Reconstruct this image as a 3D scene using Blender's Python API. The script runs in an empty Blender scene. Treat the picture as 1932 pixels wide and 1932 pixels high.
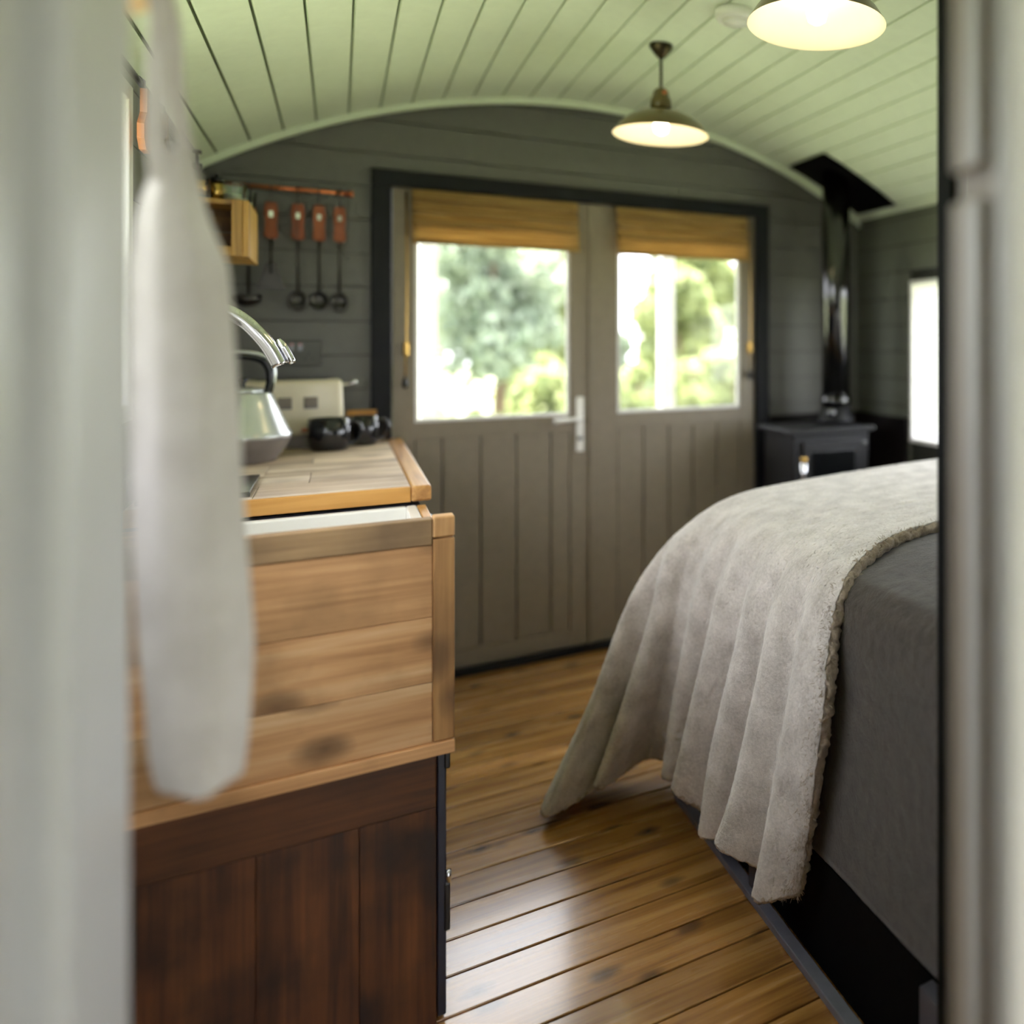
import bpy, bmesh, math, random
import numpy as np
from mathutils import Vector, Matrix, noise

random.seed(7); rng = np.random.default_rng(7)
scene = bpy.context.scene
COL = scene.collection

# ------------------------------------------------------------------ camera
F_PX, CXP, CYP = 1538.35, 1600.0, 642.0
CAM_H = 1.2317
cam_d = bpy.data.cameras.new('camera')
cam = bpy.data.objects.new('camera', cam_d); COL.objects.link(cam)
cam.location = (0, 0, CAM_H)
cam.rotation_euler = (math.radians(90), 0, -math.radians(32.02))
cam_d.sensor_width = 36.0; cam_d.sensor_fit = 'HORIZONTAL'
cam_d.lens = 36.0 * F_PX / 1932.0
cam_d.shift_x = -(CXP - 966.0) / 1932.0
cam_d.shift_y = -(966.0 - CYP) / 1932.0
cam_d.clip_start = 0.02; cam_d.clip_end = 200
cam_d.dof.use_dof = True
cam_d.dof.focus_distance = 1.66
cam_d.dof.aperture_fstop = 1.05
scene.camera = cam

# ------------------------------------------------------------------ light
world = bpy.data.worlds.new('world'); scene.world = world; world.use_nodes = True
wb = world.node_tree.nodes['Background']
wb.inputs[0].default_value = (0.91, 0.94, 1.0, 1); wb.inputs[1].default_value = 5.2
sun_d = bpy.data.lights.new('sun', 'SUN'); sun_d.energy = 38.0; sun_d.angle = math.radians(20)
sun_d.color = (1.0, 0.95, 0.85)
sun = bpy.data.objects.new('sun', sun_d); COL.objects.link(sun)
sun.rotation_euler = (math.radians(-29), 0, 0)      # high sun beyond the doors
sun.location = (0, 0, 8)
vs = scene.view_settings
vs.view_transform = 'Standard'; vs.look = 'None'; vs.gamma = 1.0; vs.use_curve_mapping = False
vs.exposure = 0.72
cy = scene.cycles
cy.use_denoising = True
cy.sample_clamp_indirect = 6.0
cy.max_bounces = 6; cy.diffuse_bounces = 4; cy.glossy_bounces = 3; cy.transparent_max_bounces = 8
cy.use_adaptive_sampling = True; cy.adaptive_threshold = 0.075; cy.adaptive_min_samples = 16
cy.caustics_reflective = False; cy.caustics_refractive = False

# ------------------------------------------------------------------ helpers
def S(r, g, b):
    f = lambda c: ((c/255.0)/12.92 if c/255.0 <= 0.04045 else (((c/255.0)+0.055)/1.055)**2.4)
    return (f(r), f(g), f(b), 1.0)

def new_mat(name):
    m = bpy.data.materials.new(name); m.use_nodes = True
    nt = m.node_tree; p = nt.nodes['Principled BSDF']
    return m, nt, p

def N(nt, typ, **kw):
    n = nt.nodes.new(typ)
    for k, v in kw.items():
        setattr(n, k, v)
    return n

def ramp(nt, stops):
    r = N(nt, 'ShaderNodeValToRGB')
    el = r.color_ramp.elements
    while len(el) < len(stops): el.new(0.5)
    for e, (p, c) in zip(el, stops):
        e.position = p; e.color = c
    return r

def paint(name, col, rough=0.5, var=0.08, bump=0.05, scale=30, spec=0.5, metallic=0.0, coat=0.0):
    m, nt, p = new_mat(name)
    tc = N(nt, 'ShaderNodeTexCoord'); nz = N(nt, 'ShaderNodeTexNoise')
    nz.inputs['Scale'].default_value = scale; nz.inputs['Detail'].default_value = 5
    nt.links.new(tc.outputs['Object'], nz.inputs['Vector'])
    a = tuple(max(0, c*(1-var)) for c in col[:3]) + (1,)
    b = tuple(min(1, c*(1+var)) for c in col[:3]) + (1,)
    r = ramp(nt, [(0.3, a), (0.7, b)])
    nt.links.new(nz.outputs['Fac'], r.inputs['Fac']); nt.links.new(r.outputs['Color'], p.inputs['Base Color'])
    p.inputs['Roughness'].default_value = rough; p.inputs['Metallic'].default_value = metallic
    p.inputs['Specular IOR Level'].default_value = spec
    p.inputs['Coat Weight'].default_value = coat
    if bump > 0:
        bp = N(nt, 'ShaderNodeBump'); bp.inputs['Strength'].default_value = bump; bp.inputs['Distance'].default_value = 0.002
        nt.links.new(nz.outputs['Fac'], bp.inputs['Height']); nt.links.new(bp.outputs['Normal'], p.inputs['Normal'])
    return m

def wood(name, axis, cols, rough=0.45, knot=(0.05, 0.025, 0.012, 1), knots=0.8, grain=1.0, coat=0.0, stain=None, bump=0.25, knot_scale=1.0, spec=0.5):
    """cols: dark, mid, light; axis: grain direction"""
    m, nt, p = new_mat(name)
    L = nt.links.new
    tc = N(nt, 'ShaderNodeTexCoord'); oi = N(nt, 'ShaderNodeObjectInfo')
    mul = N(nt, 'ShaderNodeVectorMath', operation='SCALE'); mul.inputs[0].default_value = (7.3, 5.1, 3.7)
    L(oi.outputs['Random'], mul.inputs['Scale'])
    add = N(nt, 'ShaderNodeVectorMath', operation='ADD')
    L(tc.outputs['Object'], add.inputs[0]); L(mul.outputs[0], add.inputs[1])
    sc = {'X': (1.6, 22, 22), 'Y': (22, 1.6, 22), 'Z': (22, 22, 1.6)}[axis]
    mp = N(nt, 'ShaderNodeMapping'); mp.inputs['Scale'].default_value = sc
    L(add.outputs[0], mp.inputs['Vector'])
    n1 = N(nt, 'ShaderNodeTexNoise'); n1.inputs['Scale'].default_value = 1.1*grain; n1.inputs['Detail'].default_value = 6; n1.inputs['Distortion'].default_value = 0.6
    L(mp.outputs[0], n1.inputs['Vector'])
    sc2 = {'X': (3, 140, 140), 'Y': (140, 3, 140), 'Z': (140, 140, 3)}[axis]
    mp2 = N(nt, 'ShaderNodeMapping'); mp2.inputs['Scale'].default_value = sc2
    L(add.outputs[0], mp2.inputs['Vector'])
    n2 = N(nt, 'ShaderNodeTexNoise'); n2.inputs['Scale'].default_value = 1.0; n2.inputs['Detail'].default_value = 4
    L(mp2.outputs[0], n2.inputs['Vector'])
    mixv = N(nt, 'ShaderNodeMath', operation='MULTIPLY_ADD'); mixv.inputs[1].default_value = 0.22
    L(n2.outputs['Fac'], mixv.inputs[0])
    half = N(nt, 'ShaderNodeMath', operation='MULTIPLY'); half.inputs[1].default_value = 0.78
    L(n1.outputs['Fac'], half.inputs[0]); L(half.outputs[0], mixv.inputs[2])
    r = ramp(nt, [(0.34, cols[0]), (0.5, cols[1]), (0.64, cols[2])])
    L(mixv.outputs[0], r.inputs['Fac'])
    # knots
    ks = {'X': (5.2, 9, 9), 'Y': (9, 5.2, 9), 'Z': (9, 9, 5.2)}[axis]
    mp3 = N(nt, 'ShaderNodeMapping'); mp3.inputs['Scale'].default_value = tuple(k*knot_scale for k in ks)
    L(add.outputs[0], mp3.inputs['Vector'])
    vo = N(nt, 'ShaderNodeTexVoronoi'); vo.inputs['Scale'].default_value = 1.0
    n3 = N(nt, 'ShaderNodeTexNoise'); n3.inputs['Scale'].default_value = 3.0
    L(mp3.outputs[0], n3.inputs['Vector'])
    mx = N(nt, 'ShaderNodeMix', data_type='RGBA'); mx.inputs[0].default_value = 0.12
    L(mp3.outputs[0], mx.inputs[6]); L(n3.outputs['Color'], mx.inputs[7])
    L(mx.outputs[2], vo.inputs['Vector'])
    kr = ramp(nt, [(0.0, (1, 1, 1, 1)), (0.11, (0.8, 0.8, 0.8, 1)), (0.24, (0, 0, 0, 1))])
    L(vo.outputs['Distance'], kr.inputs['Fac'])
    km = N(nt, 'ShaderNodeMath', operation='MULTIPLY'); km.inputs[1].default_value = knots
    L(kr.outputs['Color'], km.inputs[0])
    mixc = N(nt, 'ShaderNodeMix', data_type='RGBA')
    L(km.outputs[0], mixc.inputs[0]); L(r.outputs['Color'], mixc.inputs[6]); mixc.inputs[7].default_value = knot
    # per piece tint
    hs = N(nt, 'ShaderNodeHueSaturation')
    mr = N(nt, 'ShaderNodeMapRange'); mr.inputs['To Min'].default_value = 0.82; mr.inputs['To Max'].default_value = 1.16
    L(oi.outputs['Random'], mr.inputs['Value']); L(mr.outputs[0], hs.inputs['Value'])
    L(mixc.outputs[2], hs.inputs['Color'])
    last = hs.outputs['Color']
    if stain:
        ns = N(nt, 'ShaderNodeTexNoise'); ns.inputs['Scale'].default_value = 5.5; ns.inputs['Detail'].default_value = 6
        L(add.outputs[0], ns.inputs['Vector'])
        sr = ramp(nt, [(0.45, (0, 0, 0, 1)), (0.68, (1, 1, 1, 1))])
        L(ns.outputs['Fac'], sr.inputs['Fac'])
        sm = N(nt, 'ShaderNodeMath', operation='MULTIPLY'); sm.inputs[1].default_value = stain[1]
        L(sr.outputs['Color'], sm.inputs[0])
        m2 = N(nt, 'ShaderNodeMix', data_type='RGBA')
        L(sm.outputs[0], m2.inputs[0]); L(last, m2.inputs[6]); m2.inputs[7].default_value = stain[0]
        last = m2.outputs[2]
    L(last, p.inputs['Base Color'])
    rr = N(nt, 'ShaderNodeMapRange'); rr.inputs['To Min'].default_value = rough*0.75; rr.inputs['To Max'].default_value = rough*1.3
    L(n1.outputs['Fac'], rr.inputs['Value']); L(rr.outputs[0], p.inputs['Roughness'])
    p.inputs['Coat Weight'].default_value = coat; p.inputs['Coat Roughness'].default_value = 0.14
    p.inputs['Specular IOR Level'].default_value = spec
    bp = N(nt, 'ShaderNodeBump'); bp.inputs['Strength'].default_value = bump; bp.inputs['Distance'].default_value = 0.002
    L(mixv.outputs[0], bp.inputs['Height']); L(bp.outputs['Normal'], p.inputs['Normal'])
    return m

def fabric(name, c0, c1, scale=120, bump=0.6, dist=0.004, rough=0.95, sheen=0.3, scale2=18):
    m, nt, p = new_mat(name); L = nt.links.new
    tc = N(nt, 'ShaderNodeTexCoord')
    nz = N(nt, 'ShaderNodeTexNoise'); nz.inputs['Scale'].default_value = scale; nz.inputs['Detail'].default_value = 6; nz.inputs['Roughness'].default_value = 0.7
    n2 = N(nt, 'ShaderNodeTexNoise'); n2.inputs['Scale'].default_value = scale2; n2.inputs['Detail'].default_value = 4
    L(tc.outputs['Object'], nz.inputs['Vector']); L(tc.outputs['Object'], n2.inputs['Vector'])
    ad = N(nt, 'ShaderNodeMath', operation='ADD'); L(nz.outputs['Fac'], ad.inputs[0]); L(n2.outputs['Fac'], ad.inputs[1])
    hf = N(nt, 'ShaderNodeMath', operation='MULTIPLY'); hf.inputs[1].default_value = 0.5; L(ad.outputs[0], hf.inputs[0])
    r = ramp(nt, [(0.35, c0), (0.65, c1)]); L(hf.outputs[0], r.inputs['Fac']); L(r.outputs['Color'], p.inputs['Base Color'])
    p.inputs['Roughness'].default_value = rough; p.inputs['Sheen Weight'].default_value = sheen; p.inputs['Sheen Roughness'].default_value = 0.6
    p.inputs['Specular IOR Level'].default_value = 0.15
    bp = N(nt, 'ShaderNodeBump'); bp.inputs['Strength'].default_value = bump; bp.inputs['Distance'].default_value = dist
    L(hf.outputs[0], bp.inputs['Height']); L(bp.outputs['Normal'], p.inputs['Normal'])
    return m

def metal(name, col, rough=0.2):
    m = paint(name, col, rough=rough, var=0.04, bump=0.0, metallic=1.0)
    return m

def glass_mat(name, tint=(1, 1, 1, 1), gloss=1.0):
    m = bpy.data.materials.new(name); m.use_nodes = True; nt = m.node_tree
    nt.nodes.clear(); L = nt.links.new
    out = N(nt, 'ShaderNodeOutputMaterial'); tr = N(nt, 'ShaderNodeBsdfTransparent'); gl = N(nt, 'ShaderNodeBsdfGlossy')
    tr.inputs['Color'].default_value = tint; gl.inputs['Roughness'].default_value = 0.02
    fc = N(nt, 'ShaderNodeLayerWeight'); fc.inputs['Blend'].default_value = 0.5
    pw5 = N(nt, 'ShaderNodeMath', operation='POWER'); pw5.inputs[1].default_value = 5.0
    lw = N(nt, 'ShaderNodeMath', operation='MULTIPLY_ADD'); lw.inputs[1].default_value = 0.95; lw.inputs[2].default_value = 0.035
    L(fc.outputs['Facing'], pw5.inputs[0]); L(pw5.outputs[0], lw.inputs[0])
    mu = N(nt, 'ShaderNodeMath', operation='MULTIPLY'); mu.inputs[1].default_value = gloss
    mx = N(nt, 'ShaderNodeMixShader')
    L(lw.outputs[0], mu.inputs[0]); L(mu.outputs[0], mx.inputs['Fac']); L(tr.outputs[0], mx.inputs[1]); L(gl.outputs[0], mx.inputs[2]); L(mx.outputs[0], out.inputs['Surface'])
    return m

def emit(name, col, s):
    m, nt, p = new_mat(name)
    p.inputs['Base Color'].default_value = col
    p.inputs['Emission Color'].default_value = col; p.inputs['Emission Strength'].default_value = s
    return m

def tag(o, label=None, cat=None, group=None, kind=None):
    if label: o['label'] = label
    if cat: o['category'] = cat
    if group: o['group'] = group
    if kind: o['kind'] = kind
    return o

def empty(name, loc=(0, 0, 0)):
    o = bpy.data.objects.new(name, None); COL.objects.link(o); o.location = loc; o.empty_display_size = 0.05
    return o

def link(name, me, mat, parent=None):
    o = bpy.data.objects.new(name, me); COL.objects.link(o)
    if mat and not me.materials: me.materials.append(mat)
    if parent is not None:
        o.parent = parent
        if parent.type == 'EMPTY':
            o.matrix_parent_inverse = Matrix.Translation(-parent.location)
    return o

def mesh(name, verts, faces, mat, parent=None, smooth=False):
    me = bpy.data.meshes.new(name)
    me.from_pydata([tuple(v) for v in verts], [], [tuple(f) for f in faces]); me.update()
    if smooth: me.shade_smooth()
    return link(name, me, mat, parent)

def bmobj(name, bm, mat, parent=None, smooth=False):
    me = bpy.data.meshes.new(name); bmesh.ops.recalc_face_normals(bm, faces=bm.faces[:]); bm.to_mesh(me); bm.free()
    if smooth: me.shade_smooth()
    return link(name, me, mat, parent)

def bm_box(bm, x0, x1, y0, y1, z0, z1, bev=0.0):
    vs_ = [bm.verts.new(c) for c in ((x0, y0, z0), (x1, y0, z0), (x1, y1, z0), (x0, y1, z0), (x0, y0, z1), (x1, y0, z1), (x1, y1, z1), (x0, y1, z1))]
    fs = [bm.faces.new([vs_[i] for i in f]) for f in ((0, 3, 2, 1), (4, 5, 6, 7), (0, 1, 5, 4), (1, 2, 6, 5), (2, 3, 7, 6), (3, 0, 4, 7))]
    if bev > 0:
        es = list({e for f in fs for e in f.edges})
        bmesh.ops.bevel(bm, geom=es, offset=bev, segments=2, profile=0.5, affect='EDGES')

def box(name, x0, x1, y0, y1, z0, z1, mat, parent=None, bev=0.0):
    bm = bmesh.new(); bm_box(bm, x0, x1, y0, y1, z0, z1, bev)
    return bmobj(name, bm, mat, parent)

def lathe_data(prof, seg=40, cx=0, cy=0, cz=0):
    v = []; f = []
    n = len(prof)
    for i in range(seg):
        a = 2*math.pi*i/seg
        for r, z in prof: v.append((cx + r*math.cos(a), cy + r*math.sin(a), cz + z))
    for i in range(seg):
        j = (i+1) % seg
        for k in range(n-1):
            f.append((i*n+k, j*n+k, j*n+k+1, i*n+k+1))
    return v, f

def lathe(name, prof, mat, parent=None, loc=(0, 0, 0), seg=40, smooth=True):
    v, f = lathe_data(prof, seg, *loc)
    bm = bmesh.new()
    bv = [bm.verts.new(p) for p in v]
    for q in f: bm.faces.new([bv[i] for i in q])
    bmesh.ops.remove_doubles(bm, verts=bm.verts[:], dist=1e-5)
    o = bmobj(name, bm, mat, parent, smooth)
    return o

def tube_data(pts, rad, seg=12, cap=True):
    pts = [Vector(p) for p in pts]; n = len(pts)
    rads = rad if isinstance(rad, (list, tuple)) else [rad]*n
    v = []; f = []
    up = None
    for i, p in enumerate(pts):
        t = (pts[min(i+1, n-1)] - pts[max(i-1, 0)]).normalized()
        if up is None:
            up = Vector((0, 0, 1)) if abs(t.z) < 0.9 else Vector((1, 0, 0))
        s = t.cross(up).normalized(); up = s.cross(t).normalized()
        for k in range(seg):
            a = 2*math.pi*k/seg
            v.append(p + (s*math.cos(a) + up*math.sin(a))*rads[i])
    for i in range(n-1):
        for k in range(seg):
            k2 = (k+1) % seg
            f.append((i*seg+k, i*seg+k2, (i+1)*seg+k2, (i+1)*seg+k))
    if cap:
        f.append(tuple(range(seg-1, -1, -1))); f.append(tuple((n-1)*seg+k for k in range(seg)))
    return v, f

def tube(name, pts, rad, mat, parent=None, seg=12):
    v, f = tube_data(pts, rad, seg)
    return mesh(name, v, f, mat, parent, True)

def prism(name, poly, y0, y1, mat, parent=None, bev=0.0):
    """poly in (x,z), extruded along y"""
    bm = bmesh.new()
    a = [bm.verts.new((x, y0, z)) for x, z in poly]; b = [bm.verts.new((x, y1, z)) for x, z in poly]
    bm.faces.new(a); bm.faces.new(b[::-1]); n = len(poly)
    for i in range(n): bm.faces.new((a[i], b[i], b[(i+1) % n], a[(i+1) % n]))
    if bev > 0: bmesh.ops.bevel(bm, geom=bm.edges[:], offset=bev, segments=1, affect='EDGES')
    return bmobj(name, bm, mat, parent)

def spline(P, n):
    """Catmull-Rom through the rows of P (k, ...), n samples"""
    P = np.asarray(P, float); k = len(P)
    t = np.linspace(0, k-1, n); i = np.clip(t.astype(int), 0, k-2); u = (t-i).reshape((-1,)+(1,)*(P.ndim-1))
    p1 = P[i]; p2 = P[i+1]; p0 = P[np.maximum(i-1, 0)]; p3 = P[np.minimum(i+2, k-1)]
    return 0.5*((2*p1) + (-p0+p2)*u + (2*p0-5*p1+4*p2-p3)*u**2 + (-p0+3*p1-3*p2+p3)*u**3)

def grid_faces(nu, nv):
    i = np.arange(nu-1)[:, None]; j = np.arange(nv-1)[None, :]
    a = i*nv+j
    return np.stack([a, a+1, a+nv+1, a+nv], -1).reshape(-1, 4)

def grid_mesh(name, G, mat, parent=None, smooth=True):
    nu, nv = G.shape[:2]
    me = bpy.data.meshes.new(name)
    V = G.reshape(-1, 3); Fq = grid_faces(nu, nv)
    me.vertices.add(len(V)); me.vertices.foreach_set('co', V.astype(np.float32).ravel())
    me.loops.add(len(Fq)*4); me.loops.foreach_set('vertex_index', Fq.astype(np.int32).ravel())
    me.polygons.add(len(Fq)); me.polygons.foreach_set('loop_start', np.arange(len(Fq), dtype=np.int32)*4)
    me.update(calc_edges=True); me.validate()
    if smooth: me.shade_smooth()
    return link(name, me, mat, parent)

def grid_normals(G):
    du = np.gradient(G, axis=0); dv = np.gradient(G, axis=1)
    n = np.cross(du, dv); n /= (np.linalg.norm(n, axis=-1, keepdims=True)+1e-9)
    return n

# ------------------------------------------------------------------ materials
M = {}
M['endwall'] = paint('grey_wall_paint', S(98, 97, 93), rough=0.42, var=0.05)
M['rightwall'] = paint('grey_satin_wall_paint', S(104, 106, 98), rough=0.26, var=0.05)
M['door'] = paint('grey_door_paint', S(134, 123, 107), rough=0.4, var=0.05)
M['groove'] = paint('dark_groove', S(40, 40, 36), rough=0.8)
M['frame'] = paint('near_black_blue_paint', S(18, 20, 25), rough=0.55, spec=0.25)
M['ceiling'] = paint('pale_sage_ceiling_paint', S(220, 230, 208), rough=0.38, var=0.03)
M['ceilgap'] = paint('sage_groove', S(130, 140, 116), rough=0.8)
M['white'] = paint('white_paint', S(224, 222, 220), rough=0.4, var=0.02)
M['beige'] = paint('shaded_white_paint', S(168, 156, 142), rough=0.5, var=0.03)  # white joinery with the shade on the right jamb put into the colour
M['jamb'] = paint('off_white_jamb_paint', S(202, 202, 204), rough=0.4, var=0.02)
M['darkpost'] = paint('black_green_paint', S(14, 15, 13), rough=0.7, spec=0.12)
M['floor'] = wood('varnished_pine_floor', 'X', (S(128, 84, 42), S(180, 130, 70), S(204, 156, 94)), rough=0.26, knots=0.85, coat=0.9, knot=S(60, 36, 22), knot_scale=1.3)
M['pine'] = wood('reclaimed_pine', 'X', (S(188, 136, 88), S(222, 170, 118), S(238, 196, 148)), rough=0.55, knots=0.8, knot=S(84, 56, 36), stain=(S(132, 98, 64), 0.75))
M['pine_grey'] = wood('greyed_pine_rail', 'X', (S(132, 104, 72), S(172, 138, 98), S(196, 162, 120)), rough=0.55, knots=0.5, knot=S(84, 60, 40), stain=(S(110, 86, 62), 0.7))
M['pine_z'] = wood('reclaimed_pine_upright', 'Z', (S(140, 96, 56), S(186, 138, 86), S(208, 162, 108)), rough=0.55, knots=0.7, knot=S(70, 44, 28), stain=(S(112, 84, 56), 0.5))
M['pine_edge'] = wood('golden_pine_edge', 'X', (S(168, 112, 46), S(202, 146, 70), S(214, 160, 86)), rough=0.45, knots=0.25)
M['pine_edge_y'] = wood('golden_pine_lipping', 'Y', (S(150, 102, 52), S(190, 140, 80), S(214, 170, 112)), rough=0.4, knots=0.25)
M['worktop'] = wood('weathered_worktop', 'X', (S(186, 160, 136), S(222, 200, 176), S(238, 222, 204)), rough=0.6, knots=0.5, stain=(S(158, 138, 124), 0.6), coat=0.0, spec=0.2)
M['dark_wood'] = wood('dark_stained_wood', 'Z', (S(50, 27, 15), S(98, 55, 29), S(130, 78, 42)), rough=0.5, knots=0.95, knot=S(18, 9, 7), stain=(S(30, 18, 14), 0.9), knot_scale=0.8)
M['dark_wood_x'] = wood('dark_stained_rail', 'X', (S(54, 30, 16), S(100, 58, 30), S(122, 74, 40)), rough=0.5, knots=0.8, knot=S(20, 10, 8), stain=(S(44, 26, 18), 0.7))
M['navy'] = paint('navy_cabinet_paint', S(34, 38, 54), rough=0.4)
M['black'] = paint('black_metal', S(18, 18, 19), rough=0.35)
M['blackgloss'] = paint('black_enamel', S(14, 15, 17), rough=0.12)
M['mug'] = paint('black_glazed_mug', S(26, 27, 31), rough=0.15, coat=0.4)
M['stove'] = paint('black_stove_iron', S(24, 24, 26), rough=0.5, spec=0.3)
M['flue'] = paint('black_flue_steel', S(10, 10, 11), rough=0.14, spec=1.0)
M['shield'] = paint('dark_brown_slate', S(20, 16, 16), rough=0.6, spec=0.2)
M['chrome'] = metal('chrome', S(225, 225, 228), 0.06)
M['steel'] = metal('brushed_steel', S(120, 120, 122), 0.3)
M['darksteel'] = metal('dark_utensil_steel', S(78, 76, 74), 0.35)
M['copper'] = metal('copper', S(196, 116, 78), 0.28)
M['brass'] = metal('brass', S(196, 160, 92), 0.25)
M['kettle'] = paint('kettle_pale_enamel', S(206, 210, 208), rough=0.22, var=0.02, bump=0, metallic=0.55)
M['kettlebase'] = paint('kettle_grey_band', S(120, 112, 108), rough=0.3)
M['cream'] = paint('cream_enamel', S(226, 216, 190), rough=0.25, var=0.02)
M['greybtn'] = paint('grey_button', S(128, 118, 106), rough=0.4)
M['ceramic'] = paint('white_ceramic', S(240, 238, 232), rough=0.15, var=0.01, bump=0)
M['handlewood'] = wood('red_brown_handle', 'Z', (S(92, 42, 18), S(140, 68, 32), S(164, 88, 44)), rough=0.4, knots=0.0)
M['boardwood'] = wood('warm_chopping_board', 'Z', (S(120, 66, 26), S(168, 100, 46), S(190, 122, 64)), rough=0.5, knots=0.1)
M['crate'] = wood('golden_crate', 'Z', (S(140, 100, 40), S(190, 146, 72), S(208, 168, 92)), rough=0.5, knots=0.4)
M['crate_dark'] = wood('brown_crate_back', 'X', (S(70, 46, 18), S(104, 70, 30), S(124, 88, 40)), rough=0.6, knots=0.2)
M['socket'] = paint('pewter_plate', S(74, 74, 68), rough=0.35, metallic=0.6)
M['blanket'] = fabric('beige_fleece', S(176, 167, 160), S(234, 226, 221), scale=170, bump=0.9, dist=0.006, sheen=0.6)
M['hem'] = fabric('beige_fleece_hem', S(150, 132, 114), S(208, 190, 168), scale=150, bump=1.0, dist=0.008, sheen=0.35)
M['duvet'] = fabric('charcoal_brown_throw', S(43, 36, 31), S(70, 60, 53), scale=230, bump=0.9, dist=0.004, sheen=0.3, scale2=40)
M['sheet'] = fabric('grey_mattress_cloth', S(70, 66, 64), S(96, 92, 90), scale=200, bump=0.3)
M['apron'] = fabric('grey_linen', S(190, 184, 180), S(214, 209, 206), scale=300, bump=0.25, dist=0.001, sheen=0.1)
M['bedframe'] = paint('charcoal_bed_frame', S(70, 70, 78), rough=0.5)
M['bedrail_lit'] = paint('lit_grey_bed_rail', S(116, 116, 126), rough=0.5)  # lighter than the frame, paints in the light on the rail's top
M['bedblack'] = paint('black_underbed_shade_and_plate', S(8, 8, 9), rough=0.8, spec=0.08)  # painted shade under the bed, also the black flue plate
M['shade_out'] = paint('olive_brass_enamel', S(96, 82, 40), rough=0.28, coat=0.3)
M['shade_in'] = paint('cream_enamel_inside', S(255, 246, 226), rough=0.5, var=0.01)
M['bronze'] = metal('dark_bronze', S(70, 62, 46), 0.35)
M['bulb'] = emit('warm_bulb', (1.0, 0.84, 0.55, 1), 9.0)
M['pane'] = glass_mat('window_glass')
M['tealight'] = glass_mat('clear_glass', (0.90, 0.95, 0.90, 1), 5.0)
M['peg'] = wood('beech_peg', 'X', (S(214, 178, 130), S(230, 200, 156), S(238, 212, 172)), rough=0.5, knots=0)
M['plastic'] = paint('white_plastic', S(236, 236, 230), rough=0.4, var=0.01)

def blind_mat():
    m, nt, p = new_mat('woven_ochre_blind'); L = nt.links.new
    tc = N(nt, 'ShaderNodeTexCoord'); mp = N(nt, 'ShaderNodeMapping'); mp.inputs['Scale'].default_value = (6, 6, 420)
    L(tc.outputs['Object'], mp.inputs['Vector'])
    nz = N(nt, 'ShaderNodeTexNoise'); nz.inputs['Scale'].default_value = 1.0; nz.inputs['Detail'].default_value = 3
    L(mp.outputs[0], nz.inputs['Vector'])
    r = ramp(nt, [(0.35, S(160, 124, 68)), (0.65, S(214, 180, 120))]); L(nz.outputs['Fac'], r.inputs['Fac'])
    L(r.outputs['Color'], p.inputs['Base Color']); p.inputs['Roughness'].default_value = 0.8
    tr = N(nt, 'ShaderNodeBsdfTranslucent'); L(r.outputs['Color'], tr.inputs['Color'])
    mx = N(nt, 'ShaderNodeMixShader'); mx.inputs['Fac'].default_value = 0.45
    out = nt.nodes['Material Output']
    L(p.outputs[0], mx.inputs[1]); L(tr.outputs[0], mx.inputs[2]); L(mx.outputs[0], out.inputs['Surface'])
    return m
M['blind'] = blind_mat()

def leaf_mat(name, c0, c1):
    m, nt, p = new_mat(name); L = nt.links.new
    g = N(nt, 'ShaderNodeNewGeometry')
    r = ramp(nt, [(0.0, c0), (1.0, c1)]); L(g.outputs['Random Per Island'], r.inputs['Fac'])
    L(r.outputs['Color'], p.inputs['Base Color']); p.inputs['Roughness'].default_value = 0.6
    tr = N(nt, 'ShaderNodeBsdfTranslucent'); L(r.outputs['Color'], tr.inputs['Color'])
    mx = N(nt, 'ShaderNodeMixShader'); mx.inputs['Fac'].default_value = 0.35
    L(p.outputs[0], mx.inputs[1]); L(tr.outputs[0], mx.inputs[2]); L(mx.outputs[0], nt.nodes['Material Output'].inputs['Surface'])
    return m
M['leaf_dark'] = leaf_mat('sage_leaves', S(112, 128, 108), S(158, 168, 148))
M['leaf_light'] = leaf_mat('yellow_green_leaves', S(118, 132, 88), S(168, 174, 120))  # pale tone paints haze into the far trees, shrubs share it
M['bark'] = paint('bark', S(96, 80, 62), rough=0.9, var=0.3, bump=0.6, scale=14)
def lawn_mat():
    return paint('lawn', S(112, 119, 92), rough=0.9, var=0.25, scale=3.0, bump=0.3)
M['lawn'] = lawn_mat()

# ------------------------------------------------------------------ room shell
XL, XR, YE, YB = -0.374, 2.106, 3.30, -1.30
XC, ZC, RC = 0.866, -0.113, 2.278          # barrel ceiling: arc centre and radius
EAVE = 1.80
def arc_z(x): return ZC + math.sqrt(RC*RC - (x-XC)**2)
def arc_x(z): return math.sqrt(max(0.0, RC*RC - (z-ZC)**2))

# floor: backing slab + one board per object
fl = box('floor', XL-0.06, XR+0.06, YB, YE+0.06, -0.06, -0.022, M['groove']); tag(fl, 'varnished pine floorboards laid across the hut', None, None, 'structure')
PITCH, GAP = 0.1055, 0.0045
y = 2.064 - PITCH*34
first = None
while y < YE:
    y1 = min(y + PITCH, YE)
    if y1 > YB + 0.02:
        w = y1 - y - GAP
        if first is None or w < PITCH - GAP - 1e-4:
            bm = bmesh.new(); bm_box(bm, XL, XR, 0, w, -0.022, 0, 0.0022)
            me = bpy.data.meshes.new('floorboard'); bmesh.ops.recalc_face_normals(bm, faces=bm.faces[:]); bm.to_mesh(me); bm.free()
            if first is None: first = me
            o = link('floorboard', me, M['floor'], fl)
        else:
            o = link('floorboard', first, M['floor'], fl)
        o.location = (0, y + GAP/2, 0)
    y += PITCH

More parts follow.
